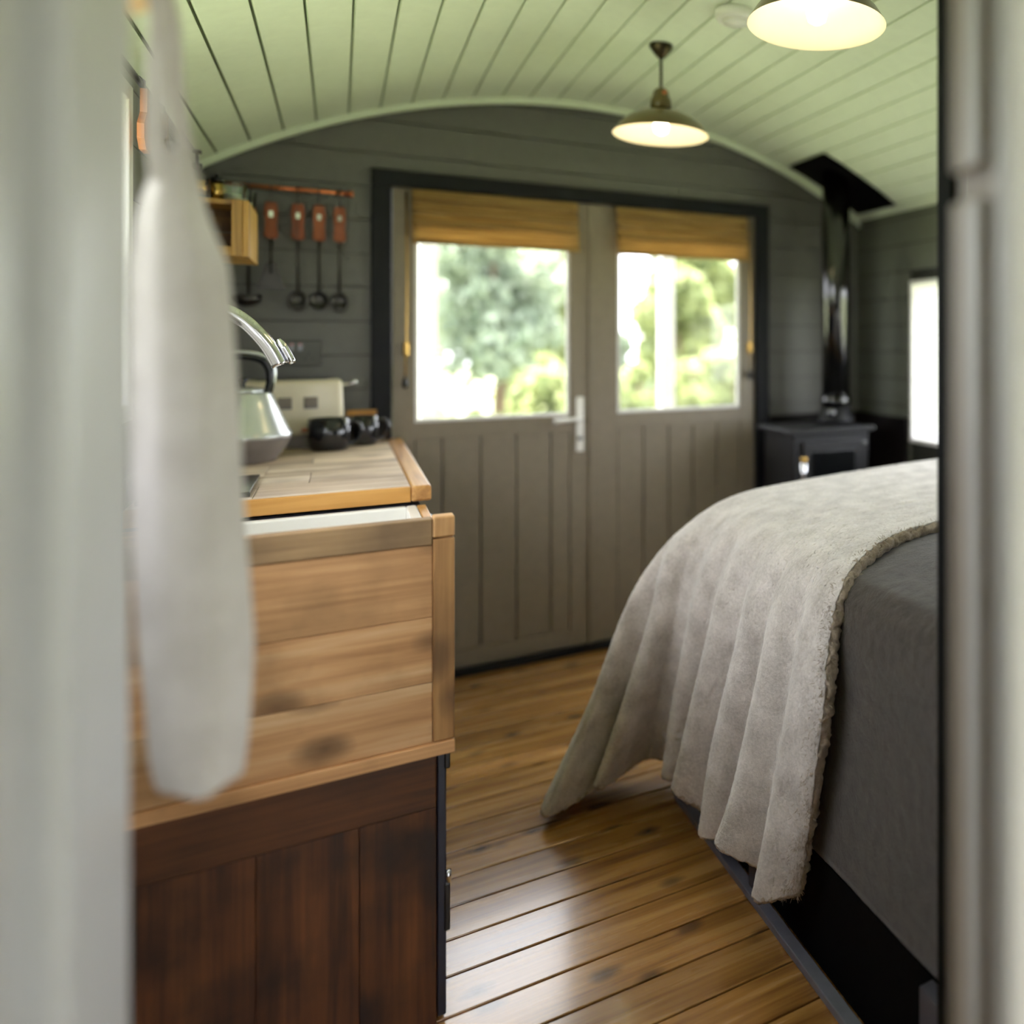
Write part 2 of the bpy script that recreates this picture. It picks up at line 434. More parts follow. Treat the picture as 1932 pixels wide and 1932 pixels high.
# ceiling: shell + curved run of boards along the hut
CT = 0.012
half = math.asin((XR-XC)/RC) + 0.02
nseg = 40; poly = []
for i in range(nseg+1):
    a = -half + 2*half*i/nseg; poly.append((XC+(RC+CT)*math.sin(a), ZC+(RC+CT)*math.cos(a)))
for i in range(nseg, -1, -1):
    a = -half + 2*half*i/nseg; poly.append((XC+(RC+CT+0.05)*math.sin(a), ZC+(RC+CT+0.05)*math.cos(a)))
def arc_shell(name, r0, r1, y0, y1, mat, parent=None, h0=-half, h1=half, n=40):
    v = []; f = []
    for i in range(n+1):
        a = h0 + (h1-h0)*i/n
        for r in (r0, r1):
            for yy in (y0, y1): v.append((XC+r*math.sin(a), yy, ZC+r*math.cos(a)))
    for i in range(n):
        b = i*4; c = b+4
        f += [(b, c, c+1, b+1), (b+2, b+3, c+3, c+2), (b, b+2, c+2, c), (b+1, c+1, c+3, b+3)]
    f += [(0, 1, 3, 2), (n*4, n*4+2, n*4+3, n*4+1)]
    bm = bmesh.new(); bv = [bm.verts.new(p) for p in v]
    for q in f: bm.faces.new([bv[k] for k in q])
    return bmobj(name, bm, mat, parent)
ce = arc_shell('ceiling', RC+CT, RC+CT+0.06, YB, YE+0.06, M['ceilgap']); tag(ce, 'barrel vaulted ceiling of pale sage painted boards', None, None, 'structure')
nb = 27; stepa = 2*half/nb; wa = RC*stepa - 0.006
bm = bmesh.new(); bm_box(bm, -wa/2, wa/2, YB, YE, RC, RC+CT, 0.002)
cme = bpy.data.meshes.new('ceiling_board'); bmesh.ops.recalc_face_normals(bm, faces=bm.faces[:]); bm.to_mesh(cme); bm.free()
for i in range(nb):
    a = -half + stepa*(i+0.5)
    o = link('ceiling_board', cme, M['ceiling'], ce)
    o.location = (XC, 0, ZC); o.rotation_euler = (0, a, 0)
# cove bead where ceiling meets end wall
tm = arc_shell('trim_1', RC-0.022, RC-0.001, YE-0.040, YE-0.018, M['ceiling'], n=48); tag(tm, 'thin curved bead along the top of the door wall', None, None, 'structure')

# end wall: backing with door opening, boards on the face
DX0, DX1, DZ = 0.112, 1.62, 1.82
def wall_poly(x0, x1, z0):
    """polygon between x0..x1, from z0 up to the arch"""
    p = [(x0, z0), (x1, z0)]
    n = 24
    for i in range(n+1):
        x = x1 + (x0-x1)*i/n; p.append((x, arc_z(x)+0.004))
    return p
bm = bmesh.new()
def add_prism(bm, poly, y0, y1):
    a = [bm.verts.new((x, y0, z)) for x, z in poly]; b = [bm.verts.new((x, y1, z)) for x, z in poly]
    bm.faces.new(a); bm.faces.new(b[::-1]); n = len(poly)
    for i in range(n): bm.faces.new((a[i], b[i], b[(i+1) % n], a[(i+1) % n]))
add_prism(bm, wall_poly(XL-0.05, DX0, -0.05), YE+0.012, YE+0.07)
add_prism(bm, wall_poly(DX1, XR+0.05, -0.05), YE+0.012, YE+0.07)
add_prism(bm, wall_poly(DX0, DX1, DZ), YE+0.012, YE+0.07)
we = bmobj('wall_end', bm, M['groove']); tag(we, 'dark grey boarded end wall around the double doors', None, None, 'structure')
BP = 0.118
z = 0.0
while z < 2.17:
    z0, z1 = z + 0.0018, min(z + BP - 0.0018, 2.163)
    spans = [(XL, DX0), (DX1, XR)] if z1 < DZ - 0.02 else ([(XL, XR)] if z0 > DZ - 0.02 else [(XL, DX0), (DX1, XR)])
    for a, b in spans:
        def ext(zz):
            if zz <= arc_z(XL): return (XL, XR)
            w = arc_x(zz); return (XC-w, XC+w)
        l0, r0 = ext(z0); l1, r1 = ext(z1)
        pl = [(max(a, l0), z0), (min(b, r0), z0), (min(b, r1), z1), (max(a, l1), z1)]
        if min(b, r0) - max(a, l0) < 0.02: continue
        if min(b, r1) - max(a, l1) < 0.005: pl = pl[:3] if max(a, l1) > b else [pl[0], pl[1], pl[3]]
        if len(spans) == 2 or True:
            prism('wall_board', pl, YE, YE+0.012, M['endwall'], we)
    if z0 < DZ < z1 + 0.03 and len(spans) == 2:
        prism('wall_board', [(DX0, DZ), (DX1, DZ), (DX1, z1), (DX0, z1)], YE, YE+0.012, M['endwall'], we)
    z += BP

# side walls with window openings, horizontal boards
def side_wall(name, x_in, sgn, win, mat, label, dep=0.07):
    """x_in: inner face; sgn +1 outward is +x"""
    (wy0, wy1, wz0, wz1) = win
    xa, xb = sorted((x_in + sgn*0.012, x_in + sgn*dep))
    bm = bmesh.new()
    for (a, b, c, d_) in ((YB, wy0, -0.05, EAVE+0.03), (wy1, YE+0.07, -0.05, EAVE+0.03), (wy0, wy1, -0.05, wz0), (wy0, wy1, wz1, EAVE+0.03)):
        bm_box(bm, xa, xb, a, b, c, d_)
    w = bmobj(name, bm, M['groove']); tag(w, label, None, None, 'structure')
    xa, xb = sorted((x_in, x_in + sgn*0.012))
    z = 0.0
    while z < EAVE - 0.01:
        z0, z1 = z + 0.0018, min(z + BP - 0.0018, EAVE+0.01)
        inwin = (z1 > wz0 and z0 < wz1)
        if inwin:
            for a, b in ((YB, wy0), (wy1, YE)): box('wall_board', xa, xb, a, b, z0, z1, mat, w, 0.001)
        else:
            box('wall_board', xa, xb, YB, YE, z0, z1, mat, w, 0.001)
        z += BP
    return w
LW = (0.95, 2.28, 1.062, 1.77)
RW = (1.15, 2.86, 0.79, 1.49)
wl = side_wall('wall_left', XL, -1, LW, M['endwall'], 'grey boarded wall with the kitchen window behind the sink')
wr = side_wall('wall_right', XR, 1, RW, M['rightwall'], 'grey satin boarded wall beside the bed', 0.17)
def side_window(name, x_in, sgn, win, label, dep=0.075):
    wy0, wy1, wz0, wz1 = win
    r = empty(name, (x_in, (wy0+wy1)/2, wz0)); tag(r, label, None, None, 'structure')
    xa, xb = sorted((x_in - sgn*0.004, x_in + sgn*dep)); t = 0.018 if dep > 0.1 else 0.035
    box('window_frame', xa, xb, wy0, wy0+t, wz0, wz1, M['white'], r, 0.003)
    if dep > 0.1:
        zz = wz0
        while zz < wz1 - 0.01:
            box('reveal_board', xa, xb, wy1-t, wy1, zz, min(zz+0.0885, wz1), M['white'], r, 0.002); zz += 0.09
    else:
        box('window_frame', xa, xb, wy1-t, wy1, wz0, wz1, M['white'], r, 0.003)
    box('window_frame', xa, xb, wy0+t, wy1-t, wz1-t, wz1, M['white'], r, 0.003)
    box('window_sill', xa, xb, wy0+t, wy1-t, wz0, wz0+t, M['white'], r, 0.003)
    ym = (wy0+wy1)/2; xm = x_in + sgn*(dep-0.03)
    box('mullion', xm-0.015, xm+0.015, ym-0.018, ym+0.018, wz0+t, wz1-t, M['white'], r)
    for a, b in ((wy0+t, ym-0.018), (ym+0.018, wy1-t)):
        box('pane', xm-0.002, xm+0.002, a, b, wz0+t, wz1-t, M['pane'], r)
side_window('window_1', XL, -1, LW, 'white framed kitchen window above the sink')
side_window('window_2', XR, 1, RW, 'white framed deep-set window beside the bed', 0.175)

# rear wall behind the camera, with an open doorway
bm = bmesh.new()
add_prism(bm, wall_poly(XL-0.05, 0.35, -0.05), YB-0.06, YB)
add_prism(bm, wall_poly(1.05, XR+0.05, -0.05), YB-0.06, YB)
add_prism(bm, wall_poly(0.35, 1.05, 1.85), YB-0.06, YB)
wbk = bmobj('wall_back', bm, M['white']); tag(wbk, 'white wall with an open doorway behind the viewer', None, None, 'structure')

# partition the view is taken through: white jambs left and right
PX0, PX1 = -0.150, 0.455
bm = bmesh.new()
add_prism(bm, wall_poly(XL, -0.30, 0.0), 0.735, 0.92)
add_prism(bm, wall_poly(PX1+0.02, XR, 0.0), 0.445, 0.545)
add_prism(bm, wall_poly(XL, PX1+0.02, 1.98), 0.445, 0.545)
add_prism(bm, wall_poly(XL, PX0, 1.98), 0.545, 0.92)
pw = bmobj('wall_partition', bm, M['jamb']); tag(pw, 'white partition wall either side of the doorway', None, None, 'structure')
# left jamb, room-side post with rounded arris and a nearer architrave
bm = bmesh.new(); bm_box(bm, -0.30, PX0, 0.735, 0.92, 0.0, 1.98, 0.012); lj = bmobj('jamb_post', bm, M['jamb'], pw)
bm = bmesh.new(); bm_box(bm, XL+0.001, -0.150, 0.56, 0.622, 0.0, 1.98, 0.006); bmobj('architrave', bm, M['jamb'], pw)
# right jamb lining, stop bead in two lengths, near architrave
box('jamb_lining', PX1, PX1+0.02, 0.445, 0.545, 0.0, 1.98, M['beige'], pw)
def stop(z0, z1):
    bm = bmesh.new(); bm_box(bm, 0.4436, PX1, 0.503, 0.545, z0, z1, 0.002)
    o = bmobj('door_stop', bm, M['beige'], pw)
    bm = bmesh.new(); bm_box(bm, 0.4395, 0.4436, 0.504, 0.519, z0+0.002, z1-0.002, 0.0018); bmobj('bead', bm, M['white'], o)  # white strip paints the bright highlight along the stop's edge
stop(0.0, 1.348); stop(1.374, 1.98)
bm = bmesh.new(); bm_box(bm, 0.402, 0.50, 0.425, 0.445, 0.0, 2.02, 0.003); bmobj('architrave', bm, M['white'], pw)
post = box('room_post', 0.735, 0.7625, 0.903, 0.933, 0.0, arc_z(0.74)-0.002, M['darkpost'], None, 0.002)
tag(post, 'slim black-green painted upright post beside the bed', 'post')

# ------------------------------------------------------------------ double doors
fr = empty('trim_2', (0.866, YE, 0)); tag(fr, 'near-black door surround', None, None, 'structure')
box('architrave', 0.097, 0.159, YE-0.022, YE+0.06, 0.0, 1.776, M['frame'], fr, 0.003)
box('architrave', 1.576, 1.634, YE-0.022, YE+0.06, 0.0, 1.776, M['frame'], fr, 0.003)
box('head', 0.097, 1.634, YE-0.022, YE+0.06, 1.776, 1.832, M['frame'], fr, 0.003)
box('threshold', 0.159, 1.576, YE-0.03, YE+0.06, 0.0, 0.024, M['frame'], fr, 0.003)

def door(name, x0, x1, wx0, wx1, seams, label):
    r = empty(name, ((x0+x1)/2, YE, 0.02)); tag(r, label, None, None, 'structure')
    ya, yb = YE+0.004, YE+0.046
    zb, zt = 0.0245, 1.7755
    wz0, wz1 = 0.935, 1.66
    box('stile', x0, wx0, ya, yb, zb, zt, M['door'], r, 0.002)
    box('stile', wx1, x1, ya, yb, zb, zt, M['door'], r, 0.002)
    box('top_rail', wx0, wx1, ya, yb, wz1, zt, M['door'], r, 0.002)
    box('lock_rail', wx0, wx1, ya, yb, 0.872, wz0, M['door'], r, 0.002)
    box('bottom_rail', wx0, wx1, ya, yb, zb, 0.09, M['door'], r, 0.002)
    for a, b in zip(seams[:-1], seams[1:]):
        box('plank', a+0.002, b-0.002, ya+0.003, yb-0.008, 0.09, 0.872, M['door'], r, 0.003)
    box('panel_back', wx0, wx1, yb-0.008, yb, 0.09, 0.872, M['groove'], r)
    box('pane', wx0, wx1, ya+0.02, ya+0.024, wz0, wz1, M['pane'], r)
    # glazing bead
    t = 0.012
    box('glazing_bead', wx0, wx0+t, ya+0.006, ya+0.02, wz0, wz1, M['white'], r)
    box('glazing_bead', wx1-t, wx1, ya+0.006, ya+0.02, wz0, wz1, M['white'], r)
    box('glazing_bead', wx0+t, wx1-t, ya+0.006, ya+0.02, wz0, wz0+t, M['white'], r)
    return r
d1 = door('door_1', 0.162, 0.853, 0.232, 0.775, [0.232, 0.321, 0.450, 0.576, 0.702, 0.775], 'grey half-glazed door leaf with a white lever handle')
d2 = door('door_2', 0.860, 1.573, 0.961, 1.504, [0.961, 1.07, 1.178, 1.286, 1.395, 1.504], 'grey half-glazed door leaf nearer the stove')
box('cover_strip', 0.846, 0.862, YE-0.006, YE+0.004, 0.0245, 1.775, M['door'], d2, 0.002)
box('cover_strip', 0.840, 0.872, YE+0.046, YE+0.056, 0.0245, 1.775, M['door'], d2)  # unseen outer strip, added to stop sun leaking between the leaves
# lever handle
hp = box('handle_plate', 0.796, 0.826, YE-0.006, YE+0.004, 0.792, 1.008, M['ceramic'], d1, 0.003)
tube('lever', [(0.811, YE-0.004, 0.925), (0.811, YE-0.035, 0.925), (0.80, YE-0.045, 0.925), (0.76, YE-0.047, 0.922), (0.705, YE-0.045, 0.918)], [0.008, 0.008, 0.009, 0.008, 0.010], M['ceramic'], hp)
tube('key_cylinder', [(0.811, YE-0.012, 0.845), (0.811, YE, 0.845)], 0.009, M['steel'], hp)

# roman blinds
def blind(x0, x1, label, cord_x):
    r = empty('roman_blind', ((x0+x1)/2, YE-0.02, 1.58)); tag(r, label, 'blind', 'roman blinds on the double doors')
    zt, zb = 1.770, 1.578
    box('head_rail', x0+0.005, x1-0.005, YE-0.022, YE+0.002, zt-0.02, zt, M['blind'], r)
    fold_z = [zt, 1.727, 1.682, 1.640, zb]
    for k in range(4):
        za, zc = fold_z[k], fold_z[k+1]
        G = np.zeros((30, 12, 3))
        for i in range(30):
            for j in range(12):
                u = i/29; v_ = j/11
                x = x0 + (x1-x0)*u
                sag = 0.004*math.sin(u*7.0+k*1.7)
                zz = (za + (0.022 if k == 3 else 0)) + (zc-za-(0.022 if k == 3 else 0))*v_ + sag*v_
                yy = YE - 0.022 - 0.006*k - 0.030*(v_**1.6 if v_ < 0.86 else 0.786*(1-v_)/0.14)
                if k == 3: yy = YE - 0.040 - 0.012*v_
                G[i, j] = (x, yy, zz)
        o = grid_mesh('fold', G, M['blind'], r)
        md = o.modifiers.new('thick', 'SOLIDIFY'); md.thickness = 0.003
    tube('batten', [(x0, YE-0.052, zb+0.004), (x1, YE-0.052, zb+0.004)], 0.007, M['blind'], r)
    cx = cord_x
    cl = box('cord_cleat', cx-0.009, cx+0.009, YE-0.018, YE+0.004, 1.175, 1.225, M['brass'], r, 0.004)
    tube('cord', [(cx, YE-0.015, 1.76), (cx+0.002, YE-0.014, 1.45), (cx, YE-0.018, 1.21), (cx-0.004, YE-0.022, 1.10)], 0.003, M['brass'], r, 8)
    lathe('cord_weight', [(0, 0.0), (0.009, 0.004), (0.011, 0.02), (0.005, 0.04), (0, 0.045)], M['black'], r, (cx-0.004, YE-0.022, 1.06), 16)
blind(0.222, 0.797, 'woven ochre roman blind half raised on the door with the lever handle', 0.205)
blind(0.948, 1.524, 'woven ochre roman blind half raised on the door nearer the stove', 1.545)

# ------------------------------------------------------------------ kitchen run
# sink unit nearest the doorway: plank-clad butler sink on a dark cabinet
su = empty('sink_unit', (-0.1, 1.9, 0)); tag(su, 'butler sink clad in pale reclaimed planks on dark stained cabinet', 'sink unit')
FY = 1.620
box('top_rail', XL+0.002, 0.142, FY, FY+0.028, 0.868, 0.914, M['pine_grey'], su, 0.002)
box('corner_block', 0.143, 0.178, FY-0.002, FY+0.03, 0.880, 0.917, M['pine_z'], su, 0.003)
for a, b in ((0.7395, 0.8672), (0.6233, 0.7387), (0.5158, 0.6225)):
    box('plank', XL+0.002, 0.1422, FY+0.003, FY+0.026, a, b, M['pine'], su, 0.001)
box('bottom_rail', XL+0.002, 0.178, FY-0.004, FY+0.026, 0.492, 0.515, M['pine'], su, 0.002)
box('stile', 0.143, 0.178, FY-0.001, FY+0.03, 0.516, 0.878, M['pine_z'], su, 0.003)
box('side_panel', 0.158, 0.176, FY+0.03, 2.175, 0.50, 0.842, M['pine_edge_y'], su, 0.002)
# white basin
bm = bmesh.new()
bx0, bx1, by0, by1, bz0, bz1, tk = -0.235, 0.157, FY+0.032, 2.175, 0.62, 0.843, 0.022
bm_box(bm, bx0, bx0+tk, by0, by1, bz0, bz1, 0.004); bm_box(bm, bx1-tk, bx1, by0, by1, bz0, bz1, 0.004)
bm_box(bm, bx0+tk-0.001, bx1-tk+0.001, by0, by0+tk, bz0, bz1-0.0, 0.004); bm_box(bm, bx0+tk-0.001, bx1-tk+0.001, by1-tk, by1, bz0, bz1, 0.004)
bm_box(bm, bx0+0.005, bx1-0.005, by0+0.005, by1-0.005, bz0, bz0+0.02)
ba = bmobj('basin', bm, M['ceramic'], su); ba['label'] = 'white ceramic basin'
# dark cabinet below
box('cabinet_rail', XL+0.002, 0.150, FY+0.016, FY+0.04, 0.392, 0.490, M['dark_wood_x'], su, 0.002)
for a, b in ((XL+0.002, -0.2642), (-0.2635, -0.1142), (-0.1135, 0.0306), (0.0313, 0.150)):
    box('cabinet_plank', a, b, FY+0.018, FY+0.04, 0.0, 0.3908, M['dark_wood'], su, 0.001)
box('carcass', XL+0.004, 0.150, FY+0.041, 2.17, 0.0, 0.49, M['navy'], su)
cd = box('cabinet_door', 0.1515, 0.166, FY+0.017, 2.165, 0.012, 0.486, M['navy'], su, 0.002)
for zz in (0.458, 0.165):
    box('hinge', 0.163, 0.172, FY+0.012, FY+0.036, zz, zz+(0.034 if zz > 0.3 else 0.085), M['black'], cd, 0.002)
    tube('hinge_pin', [(0.169, FY+0.014, zz+0.088 if zz < 0.3 else zz+0.034), (0.169, FY+0.014, zz+0.108 if zz < 0.3 else zz+0.040)], 0.005, M['chrome'], cd, 8)

# base unit and worktop by the doors
bu = empty('base_cabinet', (-0.1, 2.75, 0)); tag(bu, 'navy kitchen base cabinet under the weathered worktop', 'cabinet')
box('carcass', XL+0.004, 0.150, 2.205, 3.28, 0.0, 0.842, M['navy'], bu)
for a, b in ((2.21, 2.565), (2.570, 2.925), (2.930, 3.278)):
    dd = box('door', 0.152, 0.168, a, b, 0.09, 0.66, M['navy'], bu, 0.002)
    lathe('knob', [(0, 0), (0.008, 0), (0.008, 0.015), (0.015, 0.02), (0.015, 0.028), (0, 0.032)], M['black'], dd, (0.180, (a+b)/2, 0.6), 16)
    dr = box('drawer', 0.152, 0.168, a, b, 0.67, 0.838, M['navy'], bu, 0.002)
    tube('cup_handle', [(0.168, a+0.03, 0.79), (0.197, a+0.035, 0.785), (0.20, a+0.06, 0.785), (0.197, a+0.10, 0.785), (0.168, a+0.105, 0.79)], 0.008, M['blackgloss'], dr, 10)
wt = empty('worktop', (-0.1, 2.74, 0.848)); tag(wt, 'weathered plank kitchen worktop with golden edge by the doors', 'worktop')
yy = [2.19, 2.375, 2.56, 2.745, 2.93, 3.11, 3.296]
for k, (a, b) in enumerate(zip(yy[:-1], yy[1:])):
    xs = [XL+0.002, -0.16 + 0.10*(k % 2), 0.146]
    for p, q in zip(xs[:-1], xs[1:]):
        box('plank', p+0.0006, q-0.0006, a+0.0006 + (0.012 if k == 0 else 0), b-0.0006, 0.852, 0.885, M['worktop'], wt, 0.0015)
box('end_edging', XL+0.002, 0.146, 2.188, 2.2015, 0.848, 0.884, M['pine_edge'], wt, 0.0015)
box('front_edging', 0.1465, 0.190, 2.188, 3.296, 0.848, 0.885, M['pine_edge_y'], wt, 0.005)

# tap
tp = empty('tap', (-0.266, 1.95, 0.843)); tag(tp, 'tall chrome gooseneck kitchen tap curving over the sink', 'tap')
ty = 1.95
box('tap_ledge', XL+0.002, -0.236, by0, by1, 0.50, 0.843, M['pine'], tp)
lathe('base', [(0, 0), (0.026, 0), (0.026, 0.03), (0.017, 0.045), (0.0, 0.045)], M['chrome'], tp, (-0.266, ty, 0.8435), 24)
pts = [(-0.266, ty, 0.87), (-0.266, ty, 1.00), (-0.266, ty, 1.13), (-0.262, ty, 1.20), (-0.250, ty, 1.245), (-0.225, ty, 1.278), (-0.190, ty, 1.290), (-0.152, ty, 1.268), (-0.118, ty, 1.225), (-0.097, ty, 1.182)]
sp = spline(np.array(pts), 50)
tube('spout', [tuple(p) for p in sp], 0.0135, M['chrome'], tp, 20)
sp2 = [tuple(p + np.array([0.021, 0, 0.004])) for p in sp[43:]]
tube('spray_lever', sp2, [0.004] + [0.007]*(len(sp2)-2) + [0.005], M['chrome'], tp, 14)
tube('lever', [(-0.266, ty, 0.93), (-0.266, ty-0.05, 0.95)], 0.007, M['chrome'], tp)

# hob
hb = empty('hob', (-0.26, 2.36, 0.885)); tag(hb, 'black glass hob set on the worktop behind the apron', 'hob')
box('glass_top', -0.36, -0.165, 2.225, 2.505, 0.8855, 0.897, M['blackgloss'], hb, 0.002)
for k, yq in enumerate((2.295, 2.43)):
    lathe('burner', [(0, 0), (0.045, 0), (0.045, 0.008), (0.02, 0.012), (0, 0.012)], M['black'], hb, (-0.27, yq, 0.897), 24)

# kettle
kx, ky, kz = -0.232, 2.885, 0.8855
kt = empty('kettle', (kx, ky, kz)); tag(kt, 'silver cone-shaped kettle with black handle on the worktop', 'kettle')
lathe('base', [(0, 0), (0.080, 0), (0.084, 0.008), (0.100, 0.03), (0.118, 0.066), (0.119, 0.070), (0.0, 0.070)], M['kettlebase'], kt, (kx, ky, kz), 48)
lathe('body', [(0, 0.0705), (0.1195, 0.0705), (0.1195, 0.076), (0.112, 0.090), (0.088, 0.15), (0.072, 0.192), (0.066, 0.198), (0.0, 0.198)], M['kettle'], kt, (kx, ky, kz), 48)
lathe('lid', [(0, 0.1985), (0.055, 0.1985), (0.050, 0.207), (0.02, 0.213), (0, 0.213)], M['kettle'], kt, (kx, ky, kz), 32)
lathe('lid_knob', [(0, 0.2135), (0.008, 0.2135), (0.008, 0.222), (0.014, 0.23), (0.010, 0.24), (0, 0.242)], M['blackgloss'], kt, (kx, ky, kz), 20)
hpts = spline(np.array([(kx-0.066, ky, kz+0.195), (kx-0.07, ky, kz+0.25), (kx-0.05, ky, kz+0.290), (kx, ky, kz+0.300), (kx+0.045, ky, kz+0.290), (kx+0.064, ky, kz+0.262), (kx+0.066, ky, kz+0.225), (kx+0.060, ky, kz+0.195)]), 40)
G = np.zeros((40, 9, 3))
hh = tube('handle', [tuple(p) for p in hpts], 0.011, M['blackgloss'], kt, 14)
tube('handle_strip', [tuple(p + np.array([(p[0]-kx)*0.11, 0, 0.0115 if i > 6 else 0.004])) for i, p in enumerate(hpts)][4:-2], 0.0065, M['kettle'], hh, 10)
tube('spout', [(kx-0.075, ky-0.045, kz+0.12), (kx-0.115, ky-0.07, kz+0.165), (kx-0.13, ky-0.08, kz+0.19)], [0.024, 0.016, 0.013], M['kettle'], kt, 14)

# toaster
ts = empty('toaster', (-0.125, 3.205, 0.8855)); tag(ts, 'cream enamel toaster behind the kettle and mugs', 'toaster')
bm = bmesh.new(); bm_box(bm, -0.27, 0.018, 3.135, 3.275, 0.9255, 1.104)
for v in bm.verts:
    if v.co.z > 1.0: v.co.x = -0.126 + (v.co.x+0.126)*0.955
bmesh.ops.bevel(bm, geom=[e for e in bm.edges], offset=0.016, segments=4, profile=0.5, affect='EDGES')
tb = bmobj('body', bm, M['cream'], ts, True)
box('base', -0.268, 0.016, 3.14, 3.27, 0.8855, 0.925, M['kettlebase'], ts, 0.004)
for xx in (-0.212, -0.143, -0.074):
    b_ = box('window', xx-0.019, xx+0.019, 3.1325, 3.1375, 1.012, 1.050, M['greybtn'], ts, 0.002)
    box('window_edge', xx-0.019, xx+0.019, 3.1315, 3.1325, 1.012, 1.020, M['kettlebase'], b_)
lathe('dial', [(0, 0), (0.009, 0), (0.009, 0.01), (0, 0.01)], M['copper'], ts, (-0.09, 3.128, 0.94), 16)
tube('lever', [(0.010, 3.20, 1.085), (0.040, 3.20, 1.088), (0.052, 3.20, 1.095)], [0.005, 0.006, 0.009], M['chrome'], ts, 10)
for yq in (3.18, 3.23): box('slot', -0.22, -0.03, yq-0.012, yq+0.012, 1.103, 1.1055, M['black'], ts)

# mugs
def mug(loc, r, h, ang, label):
    root = empty('mug', loc); tag(root, label, 'mug', 'black mugs on the worktop')
    t = 0.0035
    lathe('body', [(0, 0), (r*0.78, 0), (r*0.90, h*0.06), (r*0.97, h*0.2), (r, h*0.5), (r, h), (r-t, h), (r-t, h*0.3), (r*0.7, 0.006), (0, 0.006)], M['mug'], root, loc, 44)
    c, s = math.cos(ang), math.sin(ang)
    hp_ = spline(np.array([(r-0.004, h*0.86), (r+0.016, h*0.86), (r+0.030, h*0.66), (r+0.028, h*0.42), (r+0.014, h*0.22), (r-0.006, h*0.16)]), 24)
    tube('handle', [(loc[0]+a*c, loc[1]+a*s, loc[2]+b) for a, b in hp_], 0.0062, M['mug'], root, 12)
mug((-0.024, 3.055, 0.8855), 0.058, 0.100, math.radians(-8), 'black glazed mug in front of the cream toaster')
mug((0.070, 3.150, 0.8855), 0.044, 0.096, math.radians(-5), 'black glazed mug behind the larger mug, near the door surround')
cb = empty('wooden_caddy', (0.065, 3.25, 0.8855)); tag(cb, 'small golden wooden box tucked behind the mugs', 'wooden box')
box('front', 0.025, 0.112, 3.225, 3.233, 0.8855, 0.992, M['pine_edge'], cb, 0.002)
box('back', 0.025, 0.112, 3.272, 3.280, 0.8855, 0.992, M['pine_edge'], cb, 0.002)
for a in (0.025, 0.104): box('side', a, a+0.008, 3.2335, 3.2715, 0.8855, 0.992, M['pine_edge'], cb, 0.001)
box('bottom', 0.034, 0.103, 3.2335, 3.2715, 0.8855, 0.893, M['pine_edge'], cb)

# double socket on the end wall
sk = empty('double_socket', (-0.118, YE-0.006, 1.145)); tag(sk, 'pewter double power socket on the wall above the toaster', 'socket')
box('plate', -0.192, -0.047, YE-0.008, YE-0.0005, 1.145, 1.232, M['socket'], sk, 0.002)
red = paint('red_switch_mark', S(190, 70, 60), rough=0.5, bump=0)
for xx in (-0.155, -0.084):
    for k, (dx, dz) in enumerate(((0, 0.028), (-0.011, 0.012), (0.011, 0.012))):
        box('pin_hole', xx+dx-0.0035, xx+dx+0.0035, YE-0.0092, YE-0.008, 1.158+dz-0.004, 1.158+dz+0.004, M['black'], sk)
for xx in (-0.131, -0.108):
    sw = box('switch', xx-0.006, xx+0.006, YE-0.0125, YE-0.008, 1.196, 1.222, M['steel'], sk, 0.001)
    box('switch_mark', xx-0.004, xx+0.004, YE-0.0132, YE-0.0125, 1.216, 1.220, red, sw)

# copper utensil rail and the utensils hanging from it
RZ, RY = 1.732, YE-0.035
rl = empty('utensil_rail', (-0.16, YE, RZ)); tag(rl, 'copper utensil rail on the end wall', 'rail')
tube('bar', [(XL+0.02, RY, RZ), (0.036, RY, RZ)], 0.0075, M['copper'], rl, 14)
lathe_end = tube('end_cap', [(0.030, RY, RZ), (0.044, RY, RZ)], 0.0115, M['copper'], rl, 14)
tube('bracket', [(0.026, RY, RZ), (0.026, YE-0.001, RZ)], 0.006, M['copper'], rl, 10)
tube('bracket', [(-0.33, RY, RZ), (-0.33, YE-0.001, RZ)], 0.006, M['copper'], rl, 10)
def bowl_prof(r, d): return [(0, -d), (r*0.5, -d*0.86), (r*0.85, -d*0.5), (r, 0), (r-0.002, 0), (r*0.83, -d*0.45), (r*0.48, -d*0.8), (0, -d+0.003)]
